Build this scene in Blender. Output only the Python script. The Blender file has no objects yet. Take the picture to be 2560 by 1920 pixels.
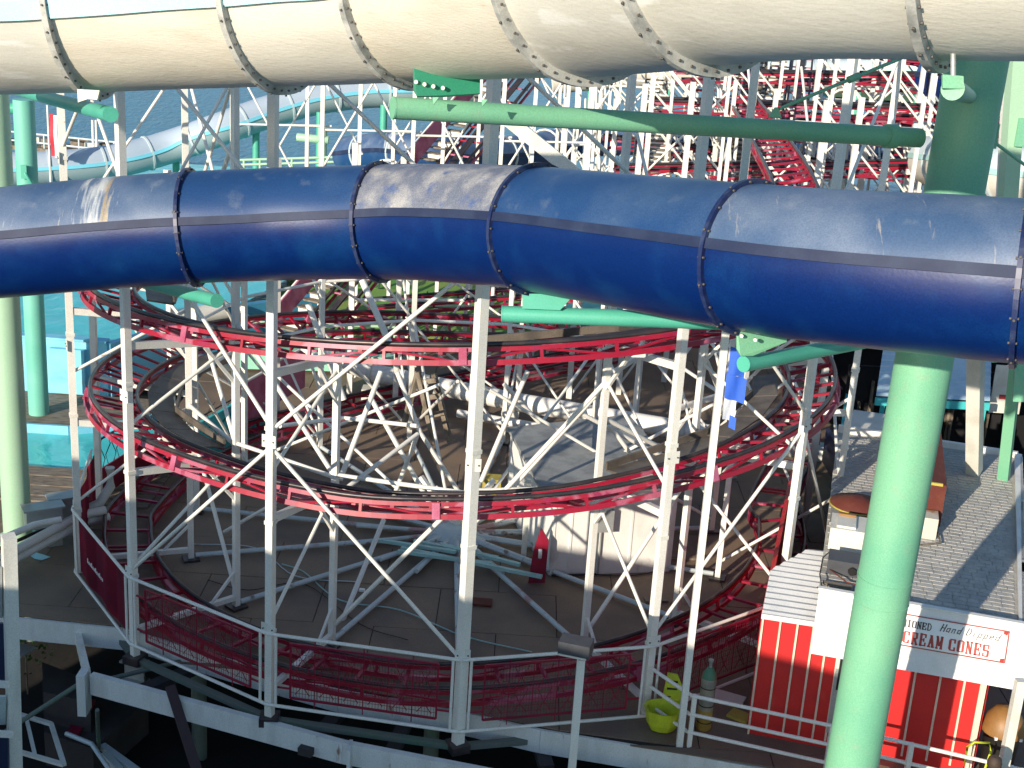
import bpy, bmesh, math, random
from mathutils import Vector as V, Matrix, noise
random.seed(7)
PI = math.pi
scn = bpy.context.scene
COL = scn.collection

# ------------------------------------------------------------------ camera, light, world
H = 13.0
FPX, TH, RO = 3380.86, 0.3111, 0.06297
F_ = V((0, math.cos(TH), -math.sin(TH)))
_R = V((1, 0, 0)); _U = V((0, math.sin(TH), math.cos(TH)))
R_ = _R * math.cos(RO) + _U * math.sin(RO)
U_ = _U * math.cos(RO) - _R * math.sin(RO)
cd = bpy.data.cameras.new('camera'); cam = bpy.data.objects.new('camera', cd); COL.objects.link(cam)
M = Matrix.Identity(4)
for i in range(3):
    M[i][0] = R_[i]; M[i][1] = U_[i]; M[i][2] = -F_[i]
M[2][3] = H
cam.matrix_world = M
cd.sensor_width = 36; cd.lens = FPX / 2560 * 36; cd.clip_end = 4000; cd.clip_start = 0.1
scn.camera = cam

SUN_AZ, SUN_EL = math.radians(32), math.radians(16.5)      # light travels towards azimuth 36 deg (from +Y to +X)
sd = bpy.data.lights.new('sun', 'SUN'); so = bpy.data.objects.new('sun', sd); COL.objects.link(so)
sd.energy = 5.0; sd.angle = math.radians(0.5); sd.color = (1.0, 0.885, 0.73)
ldir = V((math.sin(SUN_AZ) * math.cos(SUN_EL), math.cos(SUN_AZ) * math.cos(SUN_EL), -math.sin(SUN_EL)))
so.rotation_euler = (-ldir).to_track_quat('Z', 'Y').to_euler()
w = bpy.data.worlds.new('World'); scn.world = w; w.use_nodes = True
nt = w.node_tree; bg = nt.nodes['Background']
sky = nt.nodes.new('ShaderNodeTexSky'); sky.sky_type = 'NISHITA'; sky.sun_disc = False
sky.sun_elevation = SUN_EL; sky.sun_rotation = math.radians(212); sky.air_density = 1.1; sky.dust_density = 0.3; sky.ozone_density = 3.0
nt.links.new(sky.outputs[0], bg.inputs[0]); bg.inputs[1].default_value = 0.135
scn.view_settings.view_transform = 'Standard'; scn.view_settings.look = 'None'
scn.view_settings.exposure = 0.33; scn.view_settings.gamma = 1
try: scn.view_settings.use_curve_mapping = False
except Exception: pass

def ray(px, py):                       # direction through a pixel of the 2560 x 1920 photograph
    return F_ * FPX + R_ * (px - 1280) - U_ * (py - 960)
def atz(px, py, z=0.0):
    r = ray(px, py); return V((0, 0, H)) + r * ((H - z) / -r.z)
def aty(px, py, y):
    r = ray(px, py); return V((0, 0, H)) + r * (y / r.y)
def atd(px, py, d):                    # d = depth along the optical axis
    r = ray(px, py); return V((0, 0, H)) + r * (d / FPX)
K = 2560 / 2212.0

# ------------------------------------------------------------------ materials
MATS = {}
def mat(name, col, rough=0.55, col2=None, scale=3.0, amt=0.5, lo=0.45, hi=0.65, bump=0.0, bscale=40, metal=0.0,
        col3=None, scale3=12, lo3=0.6, hi3=0.7, stretch=(1, 1, 1), spec=0.5, detail=6, coat=0, fine=0.12, spots=None, dist=0.0, alpha=None):
    if name in MATS: return MATS[name]
    m = bpy.data.materials.new(name); m.use_nodes = True; t = m.node_tree; n = t.nodes; L = t.links
    b = n['Principled BSDF']
    geo = n.new('ShaderNodeNewGeometry')
    mp = n.new('ShaderNodeMapping'); mp.inputs['Scale'].default_value = stretch
    L.new(geo.outputs['Position'], mp.inputs['Vector'])
    cur = None
    rgb = n.new('ShaderNodeRGB'); rgb.outputs[0].default_value = (*col, 1); cur = rgb.outputs[0]
    def layer(cur, c2, sc, lo, hi, am, det=6, vec=None, seed=0.0):
        nz = n.new('ShaderNodeTexNoise'); nz.noise_dimensions = '4D'; nz.inputs['W'].default_value = seed
        nz.inputs['Scale'].default_value = sc; nz.inputs['Detail'].default_value = det
        nz.inputs['Distortion'].default_value = dist
        L.new((vec or mp.outputs[0]), nz.inputs['Vector'])
        mr = n.new('ShaderNodeMapRange'); mr.inputs[1].default_value = lo; mr.inputs[2].default_value = hi
        mr.inputs[4].default_value = am; L.new(nz.outputs[0], mr.inputs[0])
        mx = n.new('ShaderNodeMix'); mx.data_type = 'RGBA'; L.new(mr.outputs[0], mx.inputs[0])
        L.new(cur, mx.inputs[6]); mx.inputs[7].default_value = (*c2, 1)
        return mx.outputs[2]
    if col2: cur = layer(cur, col2, scale, lo, hi, amt, detail)
    if col3: cur = layer(cur, col3, scale3, lo3, hi3, 0.85, 8, None, 3.3)
    if spots:
        for (sx, sw, c2) in spots:          # mineral streaks that run down a shell around one x position
            sp = n.new('ShaderNodeSeparateXYZ'); L.new(geo.outputs['Position'], sp.inputs[0])
            a = n.new('ShaderNodeMath'); a.operation = 'SUBTRACT'; L.new(sp.outputs[0], a.inputs[0]); a.inputs[1].default_value = sx
            a2 = n.new('ShaderNodeMath'); a2.operation = 'ABSOLUTE'; L.new(a.outputs[0], a2.inputs[0])
            m1 = n.new('ShaderNodeMapRange'); L.new(a2.outputs[0], m1.inputs[0]); m1.inputs[1].default_value = 0; m1.inputs[2].default_value = sw
            m1.inputs[3].default_value = 0.34; m1.inputs[4].default_value = 0
            mp2 = n.new('ShaderNodeMapping'); mp2.inputs['Scale'].default_value = (9, 1.2, 1.2); L.new(geo.outputs['Position'], mp2.inputs[0])
            nz = n.new('ShaderNodeTexNoise'); nz.inputs['Scale'].default_value = 1.6; nz.inputs['Detail'].default_value = 8; L.new(mp2.outputs[0], nz.inputs[0])
            ad = n.new('ShaderNodeMath'); ad.operation = 'ADD'; L.new(nz.outputs[0], ad.inputs[0]); L.new(m1.outputs[0], ad.inputs[1])
            m2 = n.new('ShaderNodeMapRange'); L.new(ad.outputs[0], m2.inputs[0]); m2.inputs[1].default_value = 0.66; m2.inputs[2].default_value = 0.86; m2.inputs[4].default_value = 0.75
            mx = n.new('ShaderNodeMix'); mx.data_type = 'RGBA'; L.new(m2.outputs[0], mx.inputs[0]); L.new(cur, mx.inputs[6]); mx.inputs[7].default_value = (*c2, 1); cur = mx.outputs[2]
    if fine:
        nz = n.new('ShaderNodeTexNoise'); nz.inputs['Scale'].default_value = 55; nz.inputs['Detail'].default_value = 5
        L.new(geo.outputs['Position'], nz.inputs[0])
        hs = n.new('ShaderNodeHueSaturation'); mr = n.new('ShaderNodeMapRange'); mr.inputs[1].default_value = 0.3; mr.inputs[2].default_value = 0.7
        mr.inputs[3].default_value = 1 - fine; mr.inputs[4].default_value = 1 + fine
        L.new(nz.outputs[0], mr.inputs[0]); L.new(mr.outputs[0], hs.inputs['Value']); L.new(cur, hs.inputs['Color']); cur = hs.outputs[0]
    L.new(cur, b.inputs['Base Color'])
    b.inputs['Roughness'].default_value = rough; b.inputs['Metallic'].default_value = metal
    b.inputs['Specular IOR Level'].default_value = spec
    if coat: b.inputs['Coat Weight'].default_value = coat; b.inputs['Coat Roughness'].default_value = 0.15
    if bump:
        nb = n.new('ShaderNodeTexNoise'); nb.inputs['Scale'].default_value = bscale; nb.inputs['Detail'].default_value = 6
        L.new(mp.outputs[0], nb.inputs[0])
        bp = n.new('ShaderNodeBump'); bp.inputs['Strength'].default_value = bump; bp.inputs['Distance'].default_value = 0.02
        L.new(nb.outputs[0], bp.inputs['Height']); L.new(bp.outputs[0], b.inputs['Normal'])
    MATS[name] = m
    return m

WHITE = mat('white_paint', (0.80, 0.78, 0.71), 0.45, (0.60, 0.57, 0.50), 1.3, 0.55, 0.45, 0.75, col3=(0.30, 0.15, 0.07), scale3=5, lo3=0.72, hi3=0.80)
WHITE2 = mat('white_paint_stained', (0.74, 0.73, 0.66), 0.5, (0.42, 0.40, 0.34), 2.2, 0.6, 0.50, 0.75, col3=(0.24, 0.10, 0.04), scale3=4, lo3=0.68, hi3=0.76, stretch=(1, 1, .3))
BEAMW = mat('beam_white_rusty', (0.72, 0.74, 0.72), 0.5, (0.50, 0.50, 0.46), 1.5, 0.5, col3=(0.22, 0.09, 0.03), scale3=3.2, lo3=0.66, hi3=0.72, stretch=(2.2, 2.2, .5))
RED = mat('coaster_red', (0.32, 0.005, 0.028), 0.45, (0.44, 0.13, 0.20), 1.0, 0.75, 0.56, 0.59, col3=(0.28, 0.012, 0.06), scale3=2.3, lo3=0.56, hi3=0.60, fine=0.2, detail=3)
REDD = mat('coaster_red_plain', (0.27, 0.006, 0.03), 0.5, (0.15, 0.006, 0.03), 1.6, 0.8)
PINK = mat('faded_pink_red', (0.46, 0.13, 0.22), 0.6, (0.34, 0.03, 0.09), 2.0, 0.8, fine=.2)
RAIL = mat('rail_steel', (0.055, 0.05, 0.055), 0.38, (0.14, 0.10, 0.09), 2.5, 0.6, metal=0.5)
PLATE = mat('catwalk_plate', (0.15, 0.125, 0.10), 0.65, (0.07, 0.06, 0.05), 2.0, 0.8, bump=0.5)
WOOD = mat('weathered_wood', (0.24, 0.20, 0.15), 0.8, (0.11, 0.085, 0.06), 3, 0.9, bump=0.6, stretch=(1, 4, 1))
GREEN = mat('mint_green_paint', (0.20, 0.475, 0.29), 0.48, (0.11, 0.38, 0.25), 0.8, 0.7, 0.45, 0.75, col3=(0.26, 0.40, 0.27), scale3=5, lo3=.58, hi3=.80, fine=.10, bump=.12, bscale=60)
GREENL = mat('pale_mint_paint', (0.38, 0.58, 0.40), 0.45, (0.24, 0.46, 0.32), 0.6, 0.5, 0.5, 0.8, fine=.07)
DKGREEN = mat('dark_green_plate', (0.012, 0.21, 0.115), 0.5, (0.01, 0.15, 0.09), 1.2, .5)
AQUA = mat('aqua_green_paint', (0.085, 0.42, 0.30), 0.45, (0.05, 0.32, 0.23), 0.9, 0.5, fine=.07)
CREAM = mat('cream_fibreglass', (0.63, 0.60, 0.52), 0.5, (0.50, 0.475, 0.40), 1.2, 0.6, 0.48, 0.72, bump=0.22, bscale=14, stretch=(.6, 1, 3.2), col3=(0.38, 0.36, 0.28), scale3=7, lo3=0.64, hi3=0.76, fine=.05)
CREAM2 = mat('cream_fibreglass_greyer', (0.60, 0.58, 0.51), 0.5, (0.46, 0.44, 0.38), 0.9, 0.7, 0.45, 0.70, bump=0.2, bscale=11, stretch=(.6, 1, 3.0), col3=(0.68, 0.67, 0.62), scale3=1.6, lo3=0.56, hi3=0.62, fine=.05)
CREAM3 = mat('cream_fibreglass_warm', (0.64, 0.595, 0.495), 0.5, (0.53, 0.48, 0.38), 1.6, 0.7, 0.46, 0.72, bump=0.25, bscale=16, stretch=(.6, 1, 3.6), col3=(0.40, 0.37, 0.28), scale3=4, lo3=0.62, hi3=0.80, fine=.05)
CREAMT = mat('pale_blue_fibreglass', (0.52, 0.60, 0.61), 0.4, (0.50, 0.60, 0.62), 1.5, 0.5)
LIPW = mat('cyan_lip', (0.40, 0.74, 0.80), 0.4, (0.42, 0.66, 0.70), 1.2, 0.6)
RINGW = mat('grey_flange', (0.50, 0.495, 0.45), 0.6, (0.20, 0.21, 0.20), 4, 0.8)
BOLT = mat('bolt_dark', (0.10, 0.09, 0.08), 0.6)
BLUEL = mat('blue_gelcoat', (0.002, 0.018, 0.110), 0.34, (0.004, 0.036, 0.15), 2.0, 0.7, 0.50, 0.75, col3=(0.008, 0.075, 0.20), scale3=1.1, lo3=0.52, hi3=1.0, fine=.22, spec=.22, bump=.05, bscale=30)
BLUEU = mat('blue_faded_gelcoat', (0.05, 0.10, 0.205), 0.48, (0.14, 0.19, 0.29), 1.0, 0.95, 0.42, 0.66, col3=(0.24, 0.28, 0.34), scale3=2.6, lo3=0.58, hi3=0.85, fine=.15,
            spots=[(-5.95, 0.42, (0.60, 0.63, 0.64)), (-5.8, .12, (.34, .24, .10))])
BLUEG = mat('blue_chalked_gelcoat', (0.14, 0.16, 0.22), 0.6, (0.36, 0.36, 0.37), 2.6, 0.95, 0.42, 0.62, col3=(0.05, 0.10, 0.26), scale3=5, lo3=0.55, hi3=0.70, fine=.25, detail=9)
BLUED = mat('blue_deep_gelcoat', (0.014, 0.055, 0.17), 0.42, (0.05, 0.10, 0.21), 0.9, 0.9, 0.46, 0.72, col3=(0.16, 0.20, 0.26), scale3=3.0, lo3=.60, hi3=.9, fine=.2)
LIPB = mat('blue_lip', (0.006, 0.016, 0.060), 0.65, (0.022, 0.038, 0.09), 2.4, 0.9, 0.45, 0.7)
RINGB = mat('navy_flange', (0.010, 0.020, 0.085), 0.4, (0.05, 0.07, 0.14), 5, 0.7, col3=(0.22, 0.12, 0.08), scale3=14, lo3=0.66, hi3=0.74)
DECK = mat('deck_sheet', (0.225, 0.16, 0.105), 0.75, (0.125, 0.095, 0.078), 0.7, 0.8, 0.40, 0.65, col3=(0.19, 0.10, 0.06), scale3=1.1, lo3=0.64, hi3=0.85, bump=0.35, bscale=25, fine=.2)
DECKU = mat('deck_under', (0.03, 0.026, 0.022), 0.9)
SOIL = mat('dark_ground', (0.008, 0.007, 0.007), 0.98, (0.018, 0.015, 0.012), 0.6, 0.8, bump=0.6, bscale=6)
CONC = mat('old_concrete', (0.045, 0.04, 0.042), 0.9, (0.025, 0.022, 0.024), 1.0, 0.9, bump=0.4)
CONCL = mat('pale_concrete', (0.42, 0.42, 0.40), 0.8, (0.28, 0.26, 0.22), 1.5, 0.7, bump=.3)
GREYBEAM = mat('algae_beam', (0.13, 0.15, 0.135), 0.7, (0.10, 0.19, 0.12), 2.0, 0.7, bump=.3)
PIPEG = mat('pipe_paint_worn', (0.52, 0.58, 0.58), 0.6, (0.36, 0.12, 0.12), 1.3, 0.7, 0.58, 0.64, col3=(0.14, 0.08, 0.05), scale3=3.0, lo3=0.62, hi3=0.68)
TEALB = mat('teal_bar', (0.34, 0.58, 0.55), 0.55, (0.30, 0.40, 0.38), 2, .6)
TURQ = mat('turquoise_wall', (0.06, 0.50, 0.50), 0.6, (0.04, 0.34, 0.38), 0.8, 0.6)
SKYW = mat('light_blue_wall', (0.22, 0.60, 0.78), 0.6, (0.14, 0.44, 0.62), 0.8, 0.8, col3=(0.30, 0.42, 0.38), scale3=2, lo3=.58, hi3=.8, stretch=(1, 1, 2))
BLUEW = mat('mid_blue_wall', (0.05, 0.26, 0.42), 0.6, (0.04, 0.20, 0.34), 0.7, 0.6)
GRASS = mat('green_mat', (0.10, 0.26, 0.04), 0.8, (0.22, 0.24, 0.06), 0.5, 0.8, bump=.5)
SHEDR = mat('shed_red', (0.60, 0.022, 0.02), 0.45, (0.42, 0.02, 0.025), 1.4, 0.7, col3=(0.60, 0.10, 0.06), scale3=3.5, lo3=.6, hi3=.85, stretch=(1, 1, .4), fine=.08)
SHEDW = mat('shed_white', (0.78, 0.77, 0.73), 0.5, (0.60, 0.58, 0.52), 1.8, 0.6, col3=(0.40, 0.36, 0.28), scale3=4, lo3=.64, hi3=.85, stretch=(1, 1, .5), fine=.06)
BATTEN = mat('cream_batten', (0.74, 0.60, 0.46), 0.5, (0.62, 0.42, 0.36), 2.5, 0.6)
ROOFC = mat('corrugated_white', (0.76, 0.77, 0.77), 0.4, (0.60, 0.62, 0.62), 2.0, 0.5)
ROOFB = mat('corrugated_pale_blue', (0.46, 0.60, 0.68), 0.4, (0.34, 0.50, 0.60), 1.5, 0.6)
SHING = mat('shingle_grey', (0.50, 0.48, 0.43), 0.85, (0.36, 0.35, 0.33), 3, 0.7, bump=.5, fine=.2)
SHING2 = mat('shingle_grey_dark', (0.46, 0.445, 0.40), 0.85, (0.33, 0.33, 0.31), 3, 0.7, bump=.5, fine=.2)
FELT = mat('roof_felt', (0.30, 0.31, 0.30), 0.85, (0.19, 0.20, 0.20), 2.2, 0.9, bump=.4)
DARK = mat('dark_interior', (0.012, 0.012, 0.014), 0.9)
RUST = mat('rusted_steel', (0.11, 0.02, 0.012), 0.8, (0.16, 0.045, 0.02), 3, 0.7, bump=.3)
RUSTO = mat('rust_orange', (0.34, 0.12, 0.03), 0.8, (0.60, 0.52, 0.40), 3.5, 0.8, stretch=(1, 1, .4))
OFFW = mat('off_white', (0.66, 0.65, 0.58), 0.55, (0.50, 0.48, 0.40), 2, 0.6)
GALV = mat('galvanised', (0.42, 0.44, 0.43), 0.45, (0.32, 0.34, 0.33), 3, 0.6, metal=.4)
OFFW2 = mat('off_white_rusted', (0.56, 0.53, 0.44), 0.65, (0.34, 0.13, 0.04), 3.5, 0.9, 0.46, 0.6, stretch=(1, 1, .4))
LAMPG = mat('lamp_grey', (0.06, 0.065, 0.075), 0.5, (0.045, 0.045, 0.05), 6, 0.6)
YELG = mat('lime_plastic', (0.55, 0.62, 0.03), 0.45, (0.34, 0.38, 0.03), 3, 0.6)
YEL = mat('yellow_block', (0.45, 0.36, 0.06), 0.6, (0.30, 0.24, 0.05), 3, 0.6)
CYLG = mat('cylinder_grey', (0.33, 0.31, 0.25), 0.45, (0.20, 0.19, 0.15), 4, 0.6, metal=.2)
CYLY = mat('cylinder_yellow', (0.42, 0.27, 0.06), 0.5, (0.26, 0.16, 0.04), 4, 0.6)
CYLT = mat('cylinder_green', (0.05, 0.17, 0.10), 0.5, (0.30, 0.12, 0.08), 4, 0.6)
FLAGB = mat('flag_blue', (0.03, 0.12, 0.60), 0.7); FLAGW = mat('flag_white', (0.72, 0.74, 0.78), 0.7); FLAGR = mat('flag_red', (0.62, 0.03, 0.05), 0.7)
SIGNW = mat('sign_white', (0.84, 0.84, 0.82), 0.45, fine=.03); SIGNR = mat('sign_red', (0.42, 0.05, 0.04), 0.5, fine=.05); SIGNK = mat('sign_black', (0.05, 0.045, 0.045), 0.5, fine=.05)
TANB = mat('tan_bin', (0.26, 0.13, 0.04), 0.5, (0.36, 0.18, 0.05), 3, .6)
BLACKP = mat('black_plastic', (0.02, 0.018, 0.016), 0.5)
SKIN = mat('skin', (0.52, 0.28, 0.20), 0.6); SHIRT = mat('purple_shirt', (0.09, 0.02, 0.06), 0.8); HAIR = mat('dark_hair', (0.05, 0.03, 0.02), 0.7); SHIRTB = mat('blue_shirt', (0.05, 0.10, 0.28), 0.8)
LEAF = mat('leaf_green', (0.06, 0.12, 0.02), 0.7, (0.12, 0.18, 0.03), 8, .8)
NAVY = mat('navy_panel', (0.015, 0.025, 0.07), 0.5)
MESHR = mat('red_screen_mesh', (0.20, 0.004, 0.03), 0.8, (0.36, 0.006, 0.035), 1.2, 0.9, 0.5, 0.62, col3=(0.14, 0.01, 0.03), scale3=2.5, lo3=.5, hi3=.7)

def water_mat(name, col, sc, strength, rough=0.08, stretch=(1, 1, 1), col2=None):
    m = bpy.data.materials.new(name); m.use_nodes = True; t = m.node_tree; n = t.nodes; L = t.links; b = n['Principled BSDF']
    geo = n.new('ShaderNodeNewGeometry'); mp = n.new('ShaderNodeMapping'); mp.inputs['Scale'].default_value = stretch
    L.new(geo.outputs['Position'], mp.inputs[0])
    nz = n.new('ShaderNodeTexNoise'); nz.inputs['Scale'].default_value = sc; nz.inputs['Detail'].default_value = 5; nz.inputs['Distortion'].default_value = .6
    L.new(mp.outputs[0], nz.inputs[0])
    bp = n.new('ShaderNodeBump'); bp.inputs['Strength'].default_value = strength; bp.inputs['Distance'].default_value = 0.25
    L.new(nz.outputs[0], bp.inputs['Height']); L.new(bp.outputs[0], b.inputs['Normal'])
    mx = n.new('ShaderNodeMix'); mx.data_type = 'RGBA'; L.new(nz.outputs[0], mx.inputs[0]); mx.inputs[6].default_value = (*col, 1)
    c2 = col2 or tuple(c * 1.7 for c in col); mx.inputs[7].default_value = (*c2, 1); L.new(mx.outputs[2], b.inputs['Base Color'])
    b.inputs['Roughness'].default_value = rough; b.inputs['IOR'].default_value = 1.33
    return m
SEA = water_mat('sea_water', (0.05, 0.175, 0.26), 1.6, 0.8, 0.3, (1, .45, 1)); SEA.node_tree.nodes['Principled BSDF'].inputs['Specular IOR Level'].default_value = .25
POOLW = water_mat('pool_water', (0.06, 0.42, 0.43), 0.9, 0.25, 0.1)

# ------------------------------------------------------------------ objects
UNIT = {}
def unit(shape):
    if shape in UNIT: return UNIT[shape]
    bm = bmesh.new()
    if shape == 'box':
        bmesh.ops.create_cube(bm, size=1)
    else:
        seg = {'rod': 8, 'pipe': 16}[shape]
        bmesh.ops.create_cone(bm, cap_ends=True, segments=seg, radius1=.5, radius2=.5, depth=1)
        for f in bm.faces:
            if len(f.verts) == 4: f.smooth = True
    UNIT[shape] = bm
    return bm
MESHC = {}
def umesh(shape, m):
    k = (shape, m.name)
    if k not in MESHC:
        me = bpy.data.meshes.new(shape + '_' + m.name); unit(shape).to_mesh(me); me.materials.append(m); MESHC[k] = me
    return MESHC[k]
def link(o, parent=None):
    COL.objects.link(o)
    if parent is not None: o.parent = parent
    return o
def wpos(o):
    p = V(o.location) if o else V((0, 0, 0))
    while o is not None and o.parent is not None:
        o = o.parent; p = p + V(o.location)
    return p
def thing(name, label, cat, loc=(0, 0, 0), group=None):
    o = bpy.data.objects.new(name, None); o.empty_display_size = .2; o.location = loc
    o['label'] = label; o['category'] = cat
    if group: o['group'] = group
    return link(o)
def tag(o, label, cat, group=None):
    o['label'] = label; o['category'] = cat
    if group: o['group'] = group
    return o
def place(o, parent, Mw):
    if parent is not None:
        o.parent = parent; Mw = Matrix.Translation(-wpos(parent)) @ Mw
    o.matrix_local = Mw if parent is not None else Mw
    if parent is None: o.matrix_world = Mw
def bar(name, a, b, w_, h_, m, parent=None, up=(0, 0, 1), shape='box', ext=0.0):
    a = V(a); b = V(b); d = b - a; L = d.length
    if L < 1e-6: return None
    z = d / L; upv = V(up)
    x = upv.cross(z)
    if x.length < 1e-3: x = V((1, 0, 0)).cross(z) if abs(z.x) < .9 else V((0, 1, 0)).cross(z)
    x.normalize(); y = z.cross(x)
    Mw = Matrix.Identity(4); c = (a + b) / 2; L += ext
    for i in range(3):
        Mw[i][0] = x[i] * w_; Mw[i][1] = y[i] * h_; Mw[i][2] = z[i] * L; Mw[i][3] = c[i]
    o = bpy.data.objects.new(name, umesh(shape, m)); COL.objects.link(o); place(o, parent, Mw)
    return o
def rod(name, a, b, r, m, parent=None, shape='rod'):
    return bar(name, a, b, 2 * r, 2 * r, m, parent, shape=shape)
def box(name, c, size, m, parent=None, rz=0.0, rx=0.0):
    Mw = Matrix.Translation(V(c)) @ Matrix.Rotation(rz, 4, 'Z') @ Matrix.Rotation(rx, 4, 'X') @ Matrix.Diagonal((*size, 1))
    o = bpy.data.objects.new(name, umesh('box', m)); COL.objects.link(o); place(o, parent, Mw)
    return o
class MB:
    def __init__(s): s.v = []; s.f = []; s.sm = []
    def add(s, vs, fs, smooth=False):
        o = len(s.v); s.v += [tuple(p) for p in vs]; s.f += [tuple(i + o for i in f) for f in fs]; s.sm += [smooth] * len(fs)
    def quad(s, a, b, c, d): s.add([a, b, c, d], [(0, 1, 2, 3)])
    def box(s, a, b, w_, h_, up=(0, 0, 1)):
        a = V(a); b = V(b); z = (b - a).normalized(); x = V(up).cross(z)
        if x.length < 1e-3: x = V((1, 0, 0)).cross(z)
        x.normalize(); y = z.cross(x); vs = []
        for p in (a, b):
            for sx, sy in ((-.5, -.5), (.5, -.5), (.5, .5), (-.5, .5)): vs.append(p + x * sx * w_ + y * sy * h_)
        s.add(vs, [(0, 3, 2, 1), (4, 5, 6, 7), (0, 1, 5, 4), (1, 2, 6, 5), (2, 3, 7, 6), (3, 0, 4, 7)])
    def tube(s, pts, r, n=8, closed=False, caps=True):
        pts = [V(p) for p in pts]; N = len(pts); vs = []; fs = []
        for i, p in enumerate(pts):
            a = pts[i - 1] if (i > 0 or closed) else p; b = pts[(i + 1) % N] if (i < N - 1 or closed) else p
            t = (b - a).normalized(); x = V((0, 0, 1)).cross(t)
            if x.length < 1e-2: x = V((1, 0, 0)).cross(t)
            x.normalize(); y = t.cross(x)
            rr = r[i] if isinstance(r, (list, tuple)) else r
            for k in range(n):
                an = 2 * PI * k / n; vs.append(p + x * math.cos(an) * rr + y * math.sin(an) * rr)
        for i in range(N - 1 if not closed else N):
            for k in range(n):
                j = (i + 1) % N; fs.append((i * n + k, i * n + (k + 1) % n, j * n + (k + 1) % n, j * n + k))
        s.add(vs, fs, True)
        if caps and not closed:
            s.add(vs[:n], [tuple(range(n - 1, -1, -1))]); s.add(vs[-n:], [tuple(range(n))])
    def strip(s, A, B, C, D):           # four parallel polylines = a swept rectangle
        N = len(A); vs = []
        for i in range(N): vs += [A[i], B[i], C[i], D[i]]
        fs = []
        for i in range(N - 1):
            for k in range(4): fs.append((4 * i + k, 4 * i + (k + 1) % 4, 4 * i + 4 + (k + 1) % 4, 4 * i + 4 + k))
        fs += [(3, 2, 1, 0), tuple(4 * (N - 1) + k for k in range(4))]
        s.add(vs, fs)
    def lathe(s, base, prof, n=16):
        vs = []; fs = []; base = V(base)
        for r, z in prof:
            for k in range(n): vs.append(base + V((r * math.cos(2 * PI * k / n), r * math.sin(2 * PI * k / n), z)))
        for i in range(len(prof) - 1):
            for k in range(n): fs.append((i * n + k, i * n + (k + 1) % n, (i + 1) * n + (k + 1) % n, (i + 1) * n + k))
        s.add(vs, fs, True); s.add(vs[:n], [tuple(range(n - 1, -1, -1))]); s.add(vs[-n:], [tuple(range(n))])
    def build(s, name, m, parent=None, kind=None):
        me = bpy.data.meshes.new(name); p0 = wpos(parent) if parent else V((0, 0, 0))
        me.from_pydata([(V(v) - p0)[:] for v in s.v], [], s.f); me.materials.append(m)
        me.polygons.foreach_set('use_smooth', s.sm); me.update()
        o = bpy.data.objects.new(name, me); link(o, parent)
        if kind: o['kind'] = kind
        return o
def smooth_path(P, n=8):                 # Catmull-Rom through points of any dimension
    out = []
    for i in range(len(P) - 1):
        p0 = P[i - 1] if i else tuple(2 * a - b for a, b in zip(P[0], P[1]))
        p1, p2 = P[i], P[i + 1]
        p3 = P[i + 2] if i + 2 < len(P) else tuple(2 * a - b for a, b in zip(P[-1], P[-2]))
        for k in range(n):
            t = k / n
            out.append(tuple(.5 * (2 * b + (c - a) * t + (2 * a - 5 * b + 4 * c - d) * t * t + (3 * b - a - 3 * c + d) * t ** 3) for a, b, c, d in zip(p0, p1, p2, p3)))
    out.append(tuple(P[-1])); return out
def sheet(name, pts, m, kind='structure'):
    b = MB(); b.add(pts, [tuple(range(len(pts)))]); return b.build(name, m, None, kind)

# ================================================================== THE SETTING
sheet('sea', [(-900, -300, -3.6), (900, -300, -3.6), (900, 2500, -3.6), (-900, 2500, -3.6)], SEA)
# dark beach under the pier
g = MB(); NX, NY = 40, 24
gv = []; gf = []
for j in range(NY + 1):
    for i in range(NX + 1):
        x = -22 + 50 * i / NX; y = 8 + 40 * j / NY
        gv.append((x, y, -3.25 + 0.35 * noise.noise(V((x * .3, y * .3, 0)))))
for j in range(NY):
    for i in range(NX): a = j * (NX + 1) + i; gf.append((a, a + 1, a + NX + 2, a + NX + 1))
g.add(gv, gf, True); g.build('ground', SOIL, None, 'structure')

# pier deck: front edge, laid with sheets
EDGE = [(-14, 25.2), (-9.75, 23.7), (-7.1, 23.5), (-5.0, 22.6), (-2.8, 21.75), (-.6, 21.3), (.9, 20.85), (3.3, 20.4), (4.86, 20.05), (8.4, 18.85), (16, 16.6), (30, 13)]
def edge_y(x):
    for (x0, y0), (x1, y1) in zip(EDGE, EDGE[1:]):
        if x0 <= x <= x1: return y0 + (y1 - y0) * (x - x0) / (x1 - x0)
    return EDGE[0][1] if x < EDGE[0][0] else EDGE[-1][1]
def left_x(y):                              # left rim of the deck beside the pools
    return -14 if y < 29.2 else (-9.5 if y < 41 else -8.0)
b = MB()
xs = [e[0] for e in EDGE]
top = []
pts = [(x, y, -0.03) for x, y in EDGE] + [(30, 78, -0.03), (-8.0, 78, -0.03), (-8.0, 41, -.03), (-9.5, 41, -.03), (-9.5, 29.2, -.03), (-14, 29.2, -0.03)]
b.add(pts, [tuple(range(len(pts)))])
deck = b.build('pier_deck', DECKU, None, 'structure')
dm = {}
cnt = 0
SX, SY = 2.44, 1.83
b = MB()
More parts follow.
